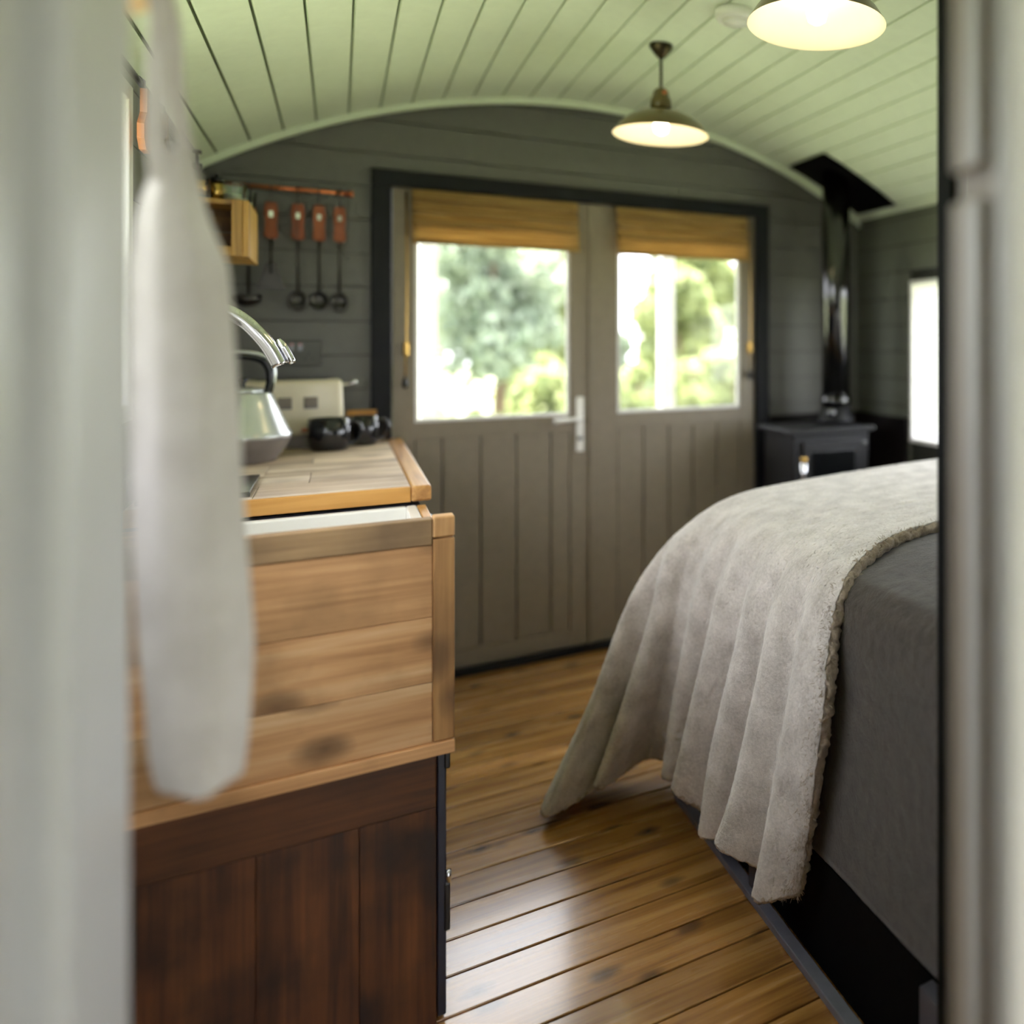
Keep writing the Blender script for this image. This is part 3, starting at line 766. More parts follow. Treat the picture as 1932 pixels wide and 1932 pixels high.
def utensil(x, kind, label, zlow):
    root = empty('kitchen_utensil', (x, RY, zlow)); tag(root, label, 'utensil', 'utensils hanging from the copper rail')
    tube('hook', [(x, RY+0.006, RZ+0.009), (x, RY, RZ+0.011), (x, RY-0.0095, RZ+0.004), (x, RY-0.008, RZ-0.02), (x, RY, RZ-0.045), (x, RY+0.006, RZ-0.05)], 0.0018, M['darksteel'], root, 8)
    zt = RZ - 0.048
    hy = RY
    prof = [(-0.010, zt), (0.010, zt), (0.0125, zt-0.03), (0.0105, zt-0.07), (0.0125, zt-0.112), (0.006, zt-0.120), (-0.006, zt-0.120), (-0.0125, zt-0.112), (-0.0105, zt-0.07), (-0.0125, zt-0.03)]
    hd = prism('handle', [(x+a*1.5, b) for a, b in prof], hy-0.009, hy+0.009, M['handlewood'], root, 0.002)
    box('rivet_plate', x-0.006, x+0.006, hy-0.0105, hy-0.009, zt-0.050, zt-0.030, M['chrome'], hd, 0.0005)
    z2 = zlow + 0.05
    tube('shaft', [(x, hy, zt-0.118), (x, hy+0.002, (zt+z2)/2), (x, hy, z2)], 0.0038, M['darksteel'], root, 10)
    if kind == 'spoon':
        o = lathe('bowl', bowl_prof(0.0275, 0.014), M['darksteel'], root, (0, 0, 0), 32)
        o.data.transform(Matrix.Translation((x, hy-0.004, zlow+0.034)) @ Matrix.Rotation(math.radians(84), 4, 'X') @ Matrix.Diagonal((0.95, 1.1, 1, 1)))
    elif kind == 'ring':
        pts = [(x+0.0235*math.sin(a), hy-0.004, zlow+0.032+0.030*math.cos(a)) for a in np.linspace(0, 2*math.pi, 30)]
        tube('rim', pts, 0.005, M['darksteel'], root, 10)
        o = lathe('bowl', bowl_prof(0.0225, 0.010), M['darksteel'], root, (0, 0, 0), 32)
        o.data.transform(Matrix.Translation((x, hy, zlow+0.036)) @ Matrix.Rotation(math.radians(86), 4, 'X'))
    elif kind == 'turner':
        prism('blade', [(x-0.012, zlow+0.085), (x+0.012, zlow+0.085), (x+0.038, zlow), (x-0.038, zlow)], hy-0.0012, hy+0.0012, M['darksteel'], root)
    elif kind == 'ladle':
        lathe('bowl', bowl_prof(0.045, 0.036), M['darksteel'], root, (x-0.005, hy-0.03, zlow+0.04), 32)
        tube('neck', [(x, hy, z2), (x, hy+0.006, zlow+0.045), (x, hy+0.004, zlow+0.036)], 0.004, M['darksteel'], root, 8)
utensil(-0.245, 'ladle', 'deep steel ladle with wooden handle, nearest the wooden crate', 1.335)
utensil(-0.186, 'turner', 'wooden handled turner with flared blade, second from the crate', 1.40)
utensil(-0.113, 'ring', 'wooden handled skimmer in the middle of the utensil row', 1.330)
utensil(-0.054, 'spoon', 'wooden handled serving spoon, second from the door surround', 1.330)
utensil(0.004, 'ring', 'wooden handled skimmer hanging closest to the door surround', 1.328)

# wooden crate shelf on the left wall
cr = empty('crate_shelf', (-0.285, 2.8, 1.452)); tag(cr, 'golden wooden crate shelf fixed to the kitchen wall', 'crate shelf')
x0, x1, y0, y1, z0, z1 = XL+0.001, -0.200, 2.66, 2.945, 1.452, 1.600
box('bottom_board', x0, x1-0.0135, y0, y1, z0, z0+0.013, M['crate'], cr, 0.001)
box('top_board', x0, x1-0.0135, y0, y1, z1-0.013, z1, M['crate'], cr, 0.001)
box('side_board', x1-0.013, x1, y0, y1, z0, z1, M['crate'], cr, 0.001)
box('side_board', x0, x0+0.012, y0, y1, z0+0.0135, z1-0.0135, M['crate'], cr, 0.001)
box('back_board', x0+0.0125, x1-0.0135, y1-0.16, y1-0.15, z0+0.0135, (z0+z1)/2-0.002, M['crate_dark'], cr)
box('back_board', x0+0.0125, x1-0.0135, y1-0.16, y1-0.15, (z0+z1)/2+0.002, z1-0.0135, M['crate_dark'], cr)
box('face_lip', x1-0.036, x1-0.0135, y0-0.008, y0, z0, z1, M['crate'], cr, 0.001)
box('face_lip', x0, x1-0.0365, y0-0.008, y0, z0, z0+0.024, M['crate'], cr, 0.001)
# glass tealight holders on the crate
def tealight(x, y, label):
    r = empty('tealight_holder', (x, y, z1)); tag(r, label, 'candle holder', 'glass tealight holders on the crate shelf')
    lathe('glass', [(0, 0.0005), (0.022, 0.0005), (0.027, 0.012), (0.030, 0.05), (0.028, 0.05), (0.024, 0.014), (0, 0.008)], M['tealight'], r, (x, y, z1), 12, False)
    lathe('candle', [(0, 0.0085), (0.019, 0.0085), (0.019, 0.022), (0, 0.022)], M['plastic'], r, (x, y, z1), 20)
tealight(-0.238, 2.72, 'clear glass tealight holder at the front corner of the crate shelf')
tealight(-0.232, 2.79, 'clear glass tealight holder in the middle of the crate shelf')
tealight(-0.226, 2.86, 'clear glass tealight holder at the rail end of the crate shelf')
bt = empty('soap_bottle', (-0.315, 2.72, z1)); tag(bt, 'dark glass pump bottle with brass band on the crate shelf', 'bottle')
lathe('body', [(0, 0.0005), (0.024, 0.0005), (0.026, 0.006), (0.026, 0.06), (0.010, 0.072), (0.010, 0.082), (0, 0.082)], M['blackgloss'], bt, (-0.315, 2.72, z1), 28)
lathe('band', [(0.0262, 0.012), (0.0275, 0.012), (0.0275, 0.05), (0.0262, 0.05)], M['brass'], bt, (-0.315, 2.72, z1), 28)
lathe('pump_head', [(0, 0.0825), (0.012, 0.0825), (0.012, 0.095), (0.004, 0.097), (0.004, 0.12), (0.011, 0.122), (0.011, 0.13), (0, 0.131)], M['black'], bt, (-0.315, 2.72, z1), 20)
ca = empty('brass_jar', (-0.272, 2.715, z1)); tag(ca, 'small brass spice jar beside the pump bottle', 'jar')
lathe('body', [(0, 0.0005), (0.0135, 0.0005), (0.0135, 0.05), (0, 0.05)], M['brass'], ca, (-0.272, 2.715, z1), 24)
lathe('lid', [(0, 0.0505), (0.0145, 0.0505), (0.0145, 0.06), (0.004, 0.063), (0.004, 0.07), (0, 0.071)], M['black'], ca, (-0.272, 2.715, z1), 24)

# hanging rail over the kitchen window with boards
hr = empty('hanging_rail', (XL, 2.2, 1.78)); tag(hr, 'thin black hanging rail above the kitchen window', 'rail')
tube('bar', [(XL+0.02, 1.25, 1.775), (XL+0.02, 2.95, 1.775)], 0.006, M['black'], hr, 10)
for yq in (1.3, 2.1, 2.9): tube('bracket', [(XL+0.02, yq, 1.775), (XL+0.001, yq, 1.775)], 0.005, M['black'], hr, 8)
def paddle(yc, ztop, zlen, mat, label):
    r = empty('chopping_board', (XL+0.03, yc, ztop-zlen)); tag(r, label, 'chopping board', 'boards hanging above the kitchen window')
    tube('hook', [(XL+0.014, yc, 1.782), (XL+0.02, yc, 1.784), (XL+0.029, yc, 1.776), (XL+0.029, yc, ztop-0.012)], 0.0025, M['black'], r, 8)
    bm = bmesh.new(); w = 0.045
    pl = [(yc-0.012, ztop), (yc+0.012, ztop), (yc+0.014, ztop-0.05), (yc+w, ztop-0.08), (yc+w, ztop-zlen+0.02), (yc+w-0.02, ztop-zlen), (yc-w+0.02, ztop-zlen), (yc-w, ztop-zlen+0.02), (yc-w, ztop-0.08), (yc-0.014, ztop-0.05)]
    a = [bm.verts.new((XL+0.024, p, q)) for p, q in pl]; b = [bm.verts.new((XL+0.036, p, q)) for p, q in pl]
    bm.faces.new(a); bm.faces.new(b[::-1])
    for i in range(len(pl)): bm.faces.new((a[i], b[i], b[(i+1) % len(pl)], a[(i+1) % len(pl)]))
    bmobj('paddle', bm, mat, r)
paddle(2.235, 1.758, 0.13, M['boardwood'], 'warm brown wooden paddle board hanging nearest the doorway')
paddle(2.46, 1.758, 0.085, M['crate_dark'], 'dark brown wooden paddle board hanging nearer the crate shelf')

# ------------------------------------------------------------------ apron on its peg
pg = empty('coat_peg', (-0.163, 0.92, 1.55)); tag(pg, 'round beech coat peg at the top of the white jamb', 'peg')
tube('shank', [(-0.163, 0.921, 1.550), (-0.163, 0.965, 1.554)], 0.011, M['peg'], pg, 14)
o = lathe('knob', [(0, 0), (0.017, 0.0), (0.030, 0.008), (0.031, 0.018), (0.022, 0.027), (0, 0.031)], M['peg'], pg, (0, 0, 0), 32)
o.data.transform(Matrix.Translation((-0.163, 0.958, 1.553)) @ Matrix.Rotation(math.radians(-90), 4, 'X') @ Matrix.Scale(0.82, 4))
ap = empty('apron', (-0.11, 0.97, 0.82)); tag(ap, 'pale grey linen apron hanging by its neck strap from the peg', 'apron')
AY = 0.955
# outline: left/right x at heights (hung narrow, gathered in soft folds)
prof = [(1.408, -0.1365, -0.118), (1.385, -0.146, -0.113), (1.35, -0.156, -0.106), (1.31, -0.160, -0.093), (1.295, -0.161, -0.090), (1.20, -0.161, -0.084), (1.05, -0.160, -0.077), (0.95, -0.156, -0.071), (0.90, -0.152, -0.072), (0.85, -0.149, -0.075), (0.826, -0.146, -0.0775), (0.812, -0.142, -0.080), (0.808, -0.136, -0.086)]
pr = spline(np.array(prof), 120)
nu = 70; G = np.zeros((120, nu, 3))
for i in range(120):
    zz, xl, xr_ = pr[i]
    t = i/119
    for j in range(nu):
        u = j/(nu-1)
        fold = 0.008*math.sin(u*math.pi*1.8+0.6+0.5*t)*(0.35+0.65*t) + 0.0015*math.sin(u*math.pi*4.5+2.0*t)
        depth = 0.030*math.sin(math.pi*u)
        G[i, j] = (xl+(xr_-xl)*u, AY + 0.028 - depth*0.6 + fold*0.7, zz + 0.0015*math.sin(u*9)*(t**6))
o = grid_mesh('bib', G, M['apron'], ap); md = o.modifiers.new('thick', 'SOLIDIFY'); md.thickness = 0.004; md.offset = 0
def strap(pts, w, name):
    P = spline(np.array(pts), 40); Gs = np.zeros((40, 5, 3))
    for i in range(40):
        for j in range(5):
            Gs[i, j] = P[i] + np.array([(j/4-0.5)*w, 0.003*math.sin(j*1.3), 0])
    o = grid_mesh(name, Gs, M['apron'], ap); m_ = o.modifiers.new('thick', 'SOLIDIFY'); m_.thickness = 0.003
strap([(-0.137, AY+0.01, 1.378), (-0.140, AY+0.008, 1.41), (-0.139, AY+0.002, 1.46), (-0.136, AY-0.002, 1.53), (-0.145, AY-0.004, 1.570), (-0.160, AY-0.004, 1.5665)], 0.0125, 'strap')
strap([(-0.117, AY+0.022, 1.375), (-0.121, AY+0.02, 1.41), (-0.127, AY+0.014, 1.46), (-0.130, AY+0.008, 1.53), (-0.145, AY+0.004, 1.572), (-0.160, AY+0.002, 1.5665)], 0.0115, 'strap')

# ------------------------------------------------------------------ bed
bd = empty('bed', (1.43, 1.35, 0)); tag(bd, 'charcoal platform bed with dark open base and mattress', 'bed')
BX0, BX1, BY0, BY1 = 0.764, 2.085, 0.57, 2.10
box('floor_rail', BX0, BX0+0.026, BY0, BY1, 0.0005, 0.018, M['bedrail_lit'], bd, 0.002)
box('side_rail', BX0+0.055, BX0+0.07, BY0, BY1, 0.215, 0.33, M['bedframe'], bd, 0.002)
for a, b in ((BY0, 1.03), (1.59, 1.66), (2.045, BY1)):
    box('leg', BX0+0.012, BX0+0.039, a, b, 0.0185, 0.2145, M['bedframe'], bd, 0.002)
box('underbed_shade_board', BX0+0.0395, BX0+0.052, BY0, BY1-0.031, 0.0005, 0.2145, M['bedblack'], bd)  # black board painted as the shade of the opening under the bed
box('foot_rail', BX0+0.046, BX1, BY1-0.03, BY1, 0.0005, 0.33, M['bedframe'], bd, 0.002)
box('platform', BX0+0.071, BX1, BY0, BY1-0.031, 0.26, 0.33, M['bedframe'], bd)
bm = bmesh.new(); bm_box(bm, BX0+0.075, BX1, BY0+0.02, BY1-0.045, 0.332, 0.70, 0.05); bmobj('mattress', bm, M['sheet'], bd, True)

# dark throw / duvet lying on the bed
def duv(u, v):
    """u: across from wall to floor on the aisle side; v along y"""
    y = BY0+0.01 + (2.075-BY0-0.01)*v
    if u < 0.55:
        x = 2.075 - (2.075-0.86)*(u/0.55); z = 0.792 + 0.024*math.sin(math.pi*min(1, (x-0.75)/1.3))
        k = max(0, (u-0.42)/0.13); z -= 0.030*k*k
    else:
        s = (u-0.55)/0.45
        pts = [(0.86, 0.772), (0.824, 0.733), (0.812, 0.66), (0.808, 0.55), (0.803, 0.40), (0.797, 0.225)]
        q = s*(len(pts)-1); i = min(int(q), len(pts)-2); f = q-i
        x = pts[i][0]*(1-f)+pts[i+1][0]*f; z = pts[i][1]*(1-f)+pts[i+1][1]*f
    wv = noise.noise(Vector((x*3, y*4, z*3)))
    nrm = (0, 0, 1) if u < 0.5 else (-1, 0, 0)
    return (x + nrm[0]*0.006*wv, y, z + nrm[2]*0.006*wv)
nu, nv = 150, 220
G = np.array([[duv(i/(nu-1), j/(nv-1)) for j in range(nv)] for i in range(nu)])
for _ in range(6):
    G[1:-1] = 0.5*G[1:-1] + 0.25*(G[:-2]+G[2:])
nn = grid_normals(G)
nzv = np.array([[noise.noise(Vector(G[i, j])*70)*0.6+noise.noise(Vector(G[i, j])*150)*0.4 for j in range(nv)] for i in range(nu)])
if nn[10, 10, 2] < 0: nn = -nn
G = G + nn*nzv[..., None]*0.0018
dv_ = grid_mesh('bed_throw', G, M['duvet']); tag(dv_, 'charcoal brown plush throw covering the mattress under the fleece', 'bedspread')
md = dv_.modifiers.new('thick', 'SOLIDIFY'); md.thickness = 0.010; md.offset = 1 if False else -1

# beige fleece blanket draped over the aisle-side foot corner
def side_strand(yA, E, M1, M2, B):
    return [(2.06, yA+0.03, 0.832), (1.70, yA+0.03, 0.842), (1.35, yA+0.01, 0.834), (1.05, yA, 0.815), (0.92, (yA+E[1])/2, 0.797), E, ((E[0]*0.32+M1[0]*0.68), (E[1]*0.4+M1[1]*0.6), 0.665), M1, M2, B]
ST = [
 side_strand(1.420, (0.835, 1.345, 0.757), (0.772, 1.310, 0.55), (0.766, 1.365, 0.30), (0.762, 1.400, 0.165)),
 side_strand(1.455, (0.830, 1.390, 0.762), (0.752, 1.385, 0.55), (0.736, 1.430, 0.30), (0.722, 1.465, 0.125)),
 side_strand(1.495, (0.834, 1.440, 0.758), (0.778, 1.450, 0.55), (0.760, 1.500, 0.30), (0.755, 1.540, 0.130)),
 side_strand(1.540, (0.828, 1.495, 0.764), (0.748, 1.515, 0.55), (0.722, 1.565, 0.30), (0.700, 1.600, 0.170)),
 side_strand(1.590, (0.834, 1.550, 0.758), (0.780, 1.580, 0.55), (0.766, 1.650, 0.30), (0.764, 1.690, 0.120)),
 side_strand(1.640, (0.828, 1.610, 0.764), (0.750, 1.640, 0.55), (0.728, 1.710, 0.30), (0.716, 1.745, 0.110)),
 side_strand(1.700, (0.834, 1.670, 0.758), (0.780, 1.710, 0.55), (0.770, 1.790, 0.30), (0.772, 1.830, 0.090)),
 side_strand(1.760, (0.827, 1.735, 0.765), (0.746, 1.780, 0.55), (0.722, 1.850, 0.30), (0.706, 1.885, 0.150)),
 side_strand(1.815, (0.834, 1.800, 0.758), (0.778, 1.850, 0.55), (0.768, 1.920, 0.30), (0.768, 1.955, 0.130)),
 side_strand(1.865, (0.828, 1.860, 0.762), (0.748, 1.905, 0.55), (0.730, 1.965, 0.30), (0.722, 2.000, 0.125)),
 side_strand(1.910, (0.834, 1.920, 0.756), (0.772, 1.970, 0.55), (0.762, 2.050, 0.30), (0.758, 2.100, 0.105)),
 side_strand(1.950, (0.832, 1.975, 0.750), (0.752, 2.030, 0.53), (0.735, 2.105, 0.30), (0.725, 2.180, 0.095)),
 side_strand(1.980, (0.824, 2.025, 0.748), (0.695, 2.055, 0.51), (0.628, 2.080, 0.28), (0.566, 2.100, 0.095)),
 side_strand(2.000, (0.826, 2.070, 0.744), (0.712, 2.120, 0.50), (0.655, 2.165, 0.28), (0.600, 2.180, 0.065)),
 [(2.06, 2.045, 0.832), (1.70, 2.045, 0.842), (1.35, 2.03, 0.834), (1.05, 2.04, 0.815), (0.92, 2.07, 0.79), (0.820, 2.10, 0.732), (0.728, 2.135, 0.635), (0.655, 2.145, 0.51), (0.562, 2.148, 0.27), (0.447, 2.150, 0.035)],
 [(2.06, 2.055, 0.832), (1.72, 2.055, 0.842), (1.40, 2.05, 0.834), (1.12, 2.06, 0.815), (0.99, 2.09, 0.787), (0.875, 2.13, 0.722), (0.79, 2.18, 0.62), (0.735, 2.22, 0.50), (0.66, 2.27, 0.28), (0.58, 2.33, 0.06)],
 [(2.06, 2.060, 0.832), (1.78, 2.062, 0.842), (1.50, 2.062, 0.834), (1.26, 2.075, 0.815), (1.12, 2.105, 0.79), (1.03, 2.135, 0.715), (0.99, 2.15, 0.62), (0.96, 2.17, 0.50), (0.92, 2.19, 0.28), (0.88, 2.22, 0.10)],
 [(2.06, 2.065, 0.832), (1.86, 2.068, 0.840), (1.68, 2.072, 0.832), (1.56, 2.085, 0.815), (1.50, 2.110, 0.79), (1.46, 2.135, 0.715), (1.44, 2.15, 0.62), (1.42, 2.16, 0.50), (1.40, 2.17, 0.28), (1.38, 2.18, 0.13)],
 [(2.06, 2.070, 0.832), (2.02, 2.074, 0.838), (1.98, 2.080, 0.830), (1.95, 2.092, 0.815), (1.93, 2.115, 0.79), (1.92, 2.135, 0.715), (1.91, 2.15, 0.62), (1.90, 2.16, 0.50), (1.89, 2.17, 0.28), (1.88, 2.17, 0.13)],
]
A = np.array(ST)                        # strands x points x 3
for k_ in range(1, 12):
    for q_ in (7, 8, 9):
        if A[k_, q_, 0] < 0.752: A[k_, q_, 0] = 0.752 + (A[k_, q_, 0]-0.752)*1.4
NU, NV = 560, 330
A1 = spline(A, NU)                      # across strands
BG = np.transpose(spline(np.transpose(A1, (1, 0, 2)), NV), (1, 0, 2))
nn = grid_normals(BG)
if nn[100, 20, 2] < 0: nn = -nn
hang = np.clip((0.80-BG[..., 2])/0.6, 0, 1)
tt = np.linspace(0, 1, NU)[:, None]
fold2 = 0.0025*np.sin(tt*2*math.pi*17 + 1.3*np.sin(tt*23)) * (0.25+0.75*hang)
nzv = np.zeros((NU, NV))
for i in range(NU):
    for j in range(NV):
        v = Vector(BG[i, j]); nzv[i, j] = 0.55*noise.noise(v*85) + 0.45*noise.noise(v*190)
big = np.zeros((NU, NV))
BG = BG + nn*(fold2 + nzv*0.0022)[..., None]
BG[..., 2] = np.maximum(BG[..., 2], 0.014)
bl = grid_mesh('fleece_blanket', BG, M['blanket']); tag(bl, 'beige fluffy fleece blanket draped over the foot corner of the bed', 'blanket')
md = bl.modifiers.new('thick', 'SOLIDIFY'); md.thickness = 0.012; md.offset = -1
# rolled sherpa hem along the near edge and along the bottom
def hem_roll(P, rad, name):
    P = np.array(P); n = len(P)
    v, f = tube_data([tuple(p) for p in P], rad, 20)
    v2 = []
    for p in v:
        q = Vector(p); k = noise.noise(q*70)*0.6 + noise.noise(q*170)*0.5
        v2.append(q)
    me_o = mesh(name, v2, f, M['hem'], bl, True)
    c = np.repeat(P, 20, axis=0); V = np.array([tuple(p) for p in v2]); d_ = V - c
    k = np.array([1 + 0.45*noise.noise(Vector(p)*75) + 0.35*noise.noise(Vector(p)*170) for p in V])[:, None]
    V = c + d_*k; V[:, 2] = np.maximum(V[:, 2], 0.003)
    me_o.data.vertices.foreach_set('co', V.astype(np.float32).ravel()); me_o.data.update()
    return me_o
hem_roll(BG[2, 5:-2:1] - nn[2, 5:-2:1]*0.004, 0.0135, 'near_hem')
hem_roll(BG[3:, -2] , 0.0105, 'bottom_hem')

def pile(name, G, n, length, rad, mat, parent, clump=0.5, vmin=0.0):
    nu_, nv_ = G.shape[:2]
    a = rng.random(n)*(nu_-1.01); b = (vmin + (1-vmin)*rng.random(n))*(nv_-1.01)
    i = a.astype(int); j = b.astype(int); fu = (a-i)[:, None]; fv = (b-j)[:, None]
    P = (G[i, j]*(1-fu)*(1-fv) + G[i+1, j]*fu*(1-fv) + G[i, j+1]*(1-fu)*fv + G[i+1, j+1]*fu*fv)
    nr = grid_normals(G)
    if nr[min(100, nu_-1)//2, 20, 2] < 0: nr = -nr
    Nn = nr[i, j]
    t = rng.normal(size=(n, 3)); t[:, 2] -= 0.6
    cl = np.stack([np.sin(P[:, 1]*210+P[:, 2]*130), np.sin(P[:, 0]*170+P[:, 2]*190+1.7), np.sin(P[:, 1]*160-P[:, 0]*140)], 1)
    d_ = Nn + 0.45*t + clump*cl; d_ /= np.linalg.norm(d_, axis=1, keepdims=True)
    L_ = length*(0.6+0.8*rng.random((n, 1)))
    curl = rng.normal(size=(n, 3)); curl[:, 2] -= 0.8
    p0 = P - Nn*0.001; p1 = P + d_*L_*0.5; p2 = P + d_*L_*0.85 + curl*L_*0.25
    pts = np.stack([p0, p1, p2], 1).reshape(-1, 3)
    pts[:, 2] = np.maximum(pts[:, 2], 0.002)
    hc = bpy.data.hair_curves.new(name); hc.add_curves([3]*n)
    hc.attributes['position'].data.foreach_set('vector', pts.astype(np.float32).ravel())
    ra = hc.attributes.get('radius') or hc.attributes.new('radius', 'FLOAT', 'POINT')
    ra.data.foreach_set('value', np.tile(np.array([rad, rad*0.85, rad*0.35], np.float32), n))
    hc.materials.append(mat)
    o = bpy.data.objects.new(name, hc); COL.objects.link(o); o.parent = parent; o['kind'] = 'stuff'
    return o
pile('fleece_pile', BG, 125000, 0.0078, 0.0006, M['blanket'], bl)
pile('fleece_pile', BG[:14], 22000, 0.012, 0.0007, M['hem'], bl, 0.8)

# ------------------------------------------------------------------ stove corner
hs = empty('hearth', (1.82, 2.98, 0)); tag(hs, 'dark slate hearth plinth under the stove', 'hearth')
box('plinth', 1.42, 2.10, 2.72, 3.285, 0.0005, 0.34, M['shield'], hs, 0.003)
box('slab', 1.40, 2.103, 2.70, 3.285, 0.3405, 0.365, M['shield'], hs, 0.003)
hsx = empty('heat_shield', (1.87, 3.27, 0.366)); tag(hsx, 'dark panels lining the walls behind the stove', 'panel')
box('panel', 1.645, 2.104, 3.282, 3.2985, 0.366, 0.893, M['shield'], hsx)
box('panel', 2.088, 2.1045, 2.87, 3.281, 0.366, 0.893, M['shield'], hsx)
st = empty('stove', (1.72, 3.0, 0.366)); tag(st, 'small black wood-burning stove in the corner beyond the bed', 'stove')
sx0, sx1, sy0, sy1 = 1.505, 1.905, 2.83, 3.13
box('body', sx0+0.022, sx1-0.022, sy0+0.02, sy1-0.02, 0.44, 0.856, M['stove'], st, 0.006)
box('top_plate', sx0, sx1, sy0, sy1, 0.8565, 0.876, M['stove'], st, 0.004)
for a in (sx0+0.03, sx1-0.07):
    for b in (sy0+0.03, sy1-0.07):
        box('leg', a, a+0.035, b, b+0.035, 0.366, 0.4395, M['stove'], st, 0.004)
dr = box('door', sx0+0.06, sx1-0.06, sy0+0.006, sy0+0.0195, 0.50, 0.825, M['stove'], st, 0.004)
box('door_glass', sx0+0.10, sx1-0.10, sy0+0.001, sy0+0.0055, 0.56, 0.785, M['blackgloss'], dr, 0.002)
tube('door_handle', [(sx0+0.045, sy0-0.004, 0.66), (sx0+0.040, sy0-0.03, 0.68), (sx0+0.040, sy0-0.034, 0.75)], 0.012, M['chrome'], dr, 12)
lathe('handle_tip', [(0, 0), (0.013, 0.003), (0.013, 0.02), (0, 0.026)], M['brass'], dr, (sx0+0.040, sy0-0.034, 0.751), 16)
lathe('air_knob', [(0, 0), (0.010, 0.0), (0.012, 0.012), (0, 0.016)], M['steel'], st, (sx1-0.05, sy0+0.012, 0.80), 16)
fx, fy = 1.835, 3.035
fp = empty('flue_pipe', (fx, fy, 0.877)); tag(fp, 'glossy black flue pipe rising from the stove to the ceiling', 'flue pipe')
lathe('collar', [(0, 0), (0.082, 0), (0.082, 0.02), (0.064, 0.028), (0.064, 0.065), (0, 0.065)], M['stove'], fp, (fx, fy, 0.877), 40)
lathe('pipe', [(0, 0), (0.060, 0), (0.060, 1.02), (0, 1.02)], M['flue'], fp, (fx, fy, 0.943), 48)
lathe('joint_ring', [(0.0601, 0), (0.066, 0.004), (0.066, 0.03), (0.0601, 0.034)], M['flue'], fp, (fx, fy, 0.955), 40)
# ceiling plate around the flue, following the vault
a0 = math.asin((1.700-XC)/RC); a1 = math.asin((2.060-XC)/RC)
cp = arc_shell('ceiling_plate', RC-0.010, RC-0.002, 2.905, 3.205, M['bedblack'], fp, a0, a1, 10)
# chrome damper on the pipe foot
tube('damper_knob', [(fx-0.055, fy-0.06, 0.925), (fx-0.075, fy-0.085, 0.925)], 0.016, M['steel'], fp, 14)
# corner trim
ct = box('trim_3', 2.076, 2.100, 3.268, 3.296, 0.894, 1.79, M['rightwall'], None, 0.004); tag(ct, 'painted corner bead behind the flue', None, None, 'structure')

# ------------------------------------------------------------------ pendant lamps, smoke alarm
def pendant(x, y, rimz, label):
    r = empty('pendant_lamp', (x, y, rimz)); tag(r, label, 'pendant lamp', 'enamel pendant lamps along the ridge')
    zc = arc_z(x) - 0.0005
    lathe('ceiling_rose', [(0, 0), (0.036, 0), (0.036, -0.008), (0.020, -0.030), (0.008, -0.042), (0, -0.042)], M['bronze'], r, (x, y, zc), 28)
    tube('rod', [(x, y, zc-0.04), (x, y, rimz+0.125)], 0.0048, M['bronze'], r, 12)
    lathe('lamp_holder', [(0, 0.150), (0.010, 0.150), (0.024, 0.138), (0.028, 0.118), (0.032, 0.112), (0.034, 0.078), (0, 0.078)], M['shade_out'], r, (x, y, rimz), 28)
    tube('screw', [(x, y-0.024, rimz+0.128), (x, y-0.036, rimz+0.128)], 0.006, M['copper'], r, 10)
    R = 0.148
    outer = [(0.030, 0.080), (0.045, 0.074), (0.075, 0.066), (0.105, 0.050), (0.130, 0.028), (0.143, 0.008), (R, 0.0)]
    sh = lathe('shade', outer, M['shade_out'], r, (x, y, rimz), 64)
    inner = [(0.0, 0.0765), (0.028, 0.0765), (0.044, 0.0705), (0.074, 0.0625), (0.1035, 0.0465), (0.128, 0.0250), (0.1405, 0.006), (R, 0.0)]
    lathe('shade_lining', inner, M['shade_in'], sh, (x, y, rimz), 64)
    lathe('bulb', [(0, 0.076), (0.013, 0.076), (0.013, 0.055), (0.020, 0.045), (0.024, 0.028), (0.019, 0.010), (0.008, 0.003), (0, 0.002)], M['bulb'], r, (x, y, rimz), 28)
    ld = bpy.data.lights.new('bulb_light', 'POINT'); ld.energy = 0.30; ld.color = (1.0, 0.70, 0.38); ld.shadow_soft_size = 0.03
    lo = bpy.data.objects.new('bulb_light', ld); COL.objects.link(lo); lo.location = (0, 0, -0.012); lo.parent = r
pendant(0.866, 2.50, 1.880, 'olive enamel pendant lamp hanging in front of the double doors')
pendant(0.866, 1.51, 1.902, 'olive enamel pendant lamp hanging above the bed side, nearer the doorway')
sa = empty('smoke_alarm', (0.955, 2.13, 2.14)); tag(sa, 'round white smoke alarm on the ceiling between the lamps', 'smoke alarm')
zc = arc_z(0.955)
lathe('body', [(0, 0), (0.058, 0), (0.058, -0.014), (0.050, -0.026), (0.046, -0.026), (0, -0.026)], M['plastic'], sa, (0.955, 2.13, zc-0.0005), 36)
lathe('grille_ring', [(0.0, -0.0262), (0.036, -0.0262), (0.034, -0.034), (0, -0.036)], M['plastic'], sa, (0.955, 2.13, zc-0.0005), 28)

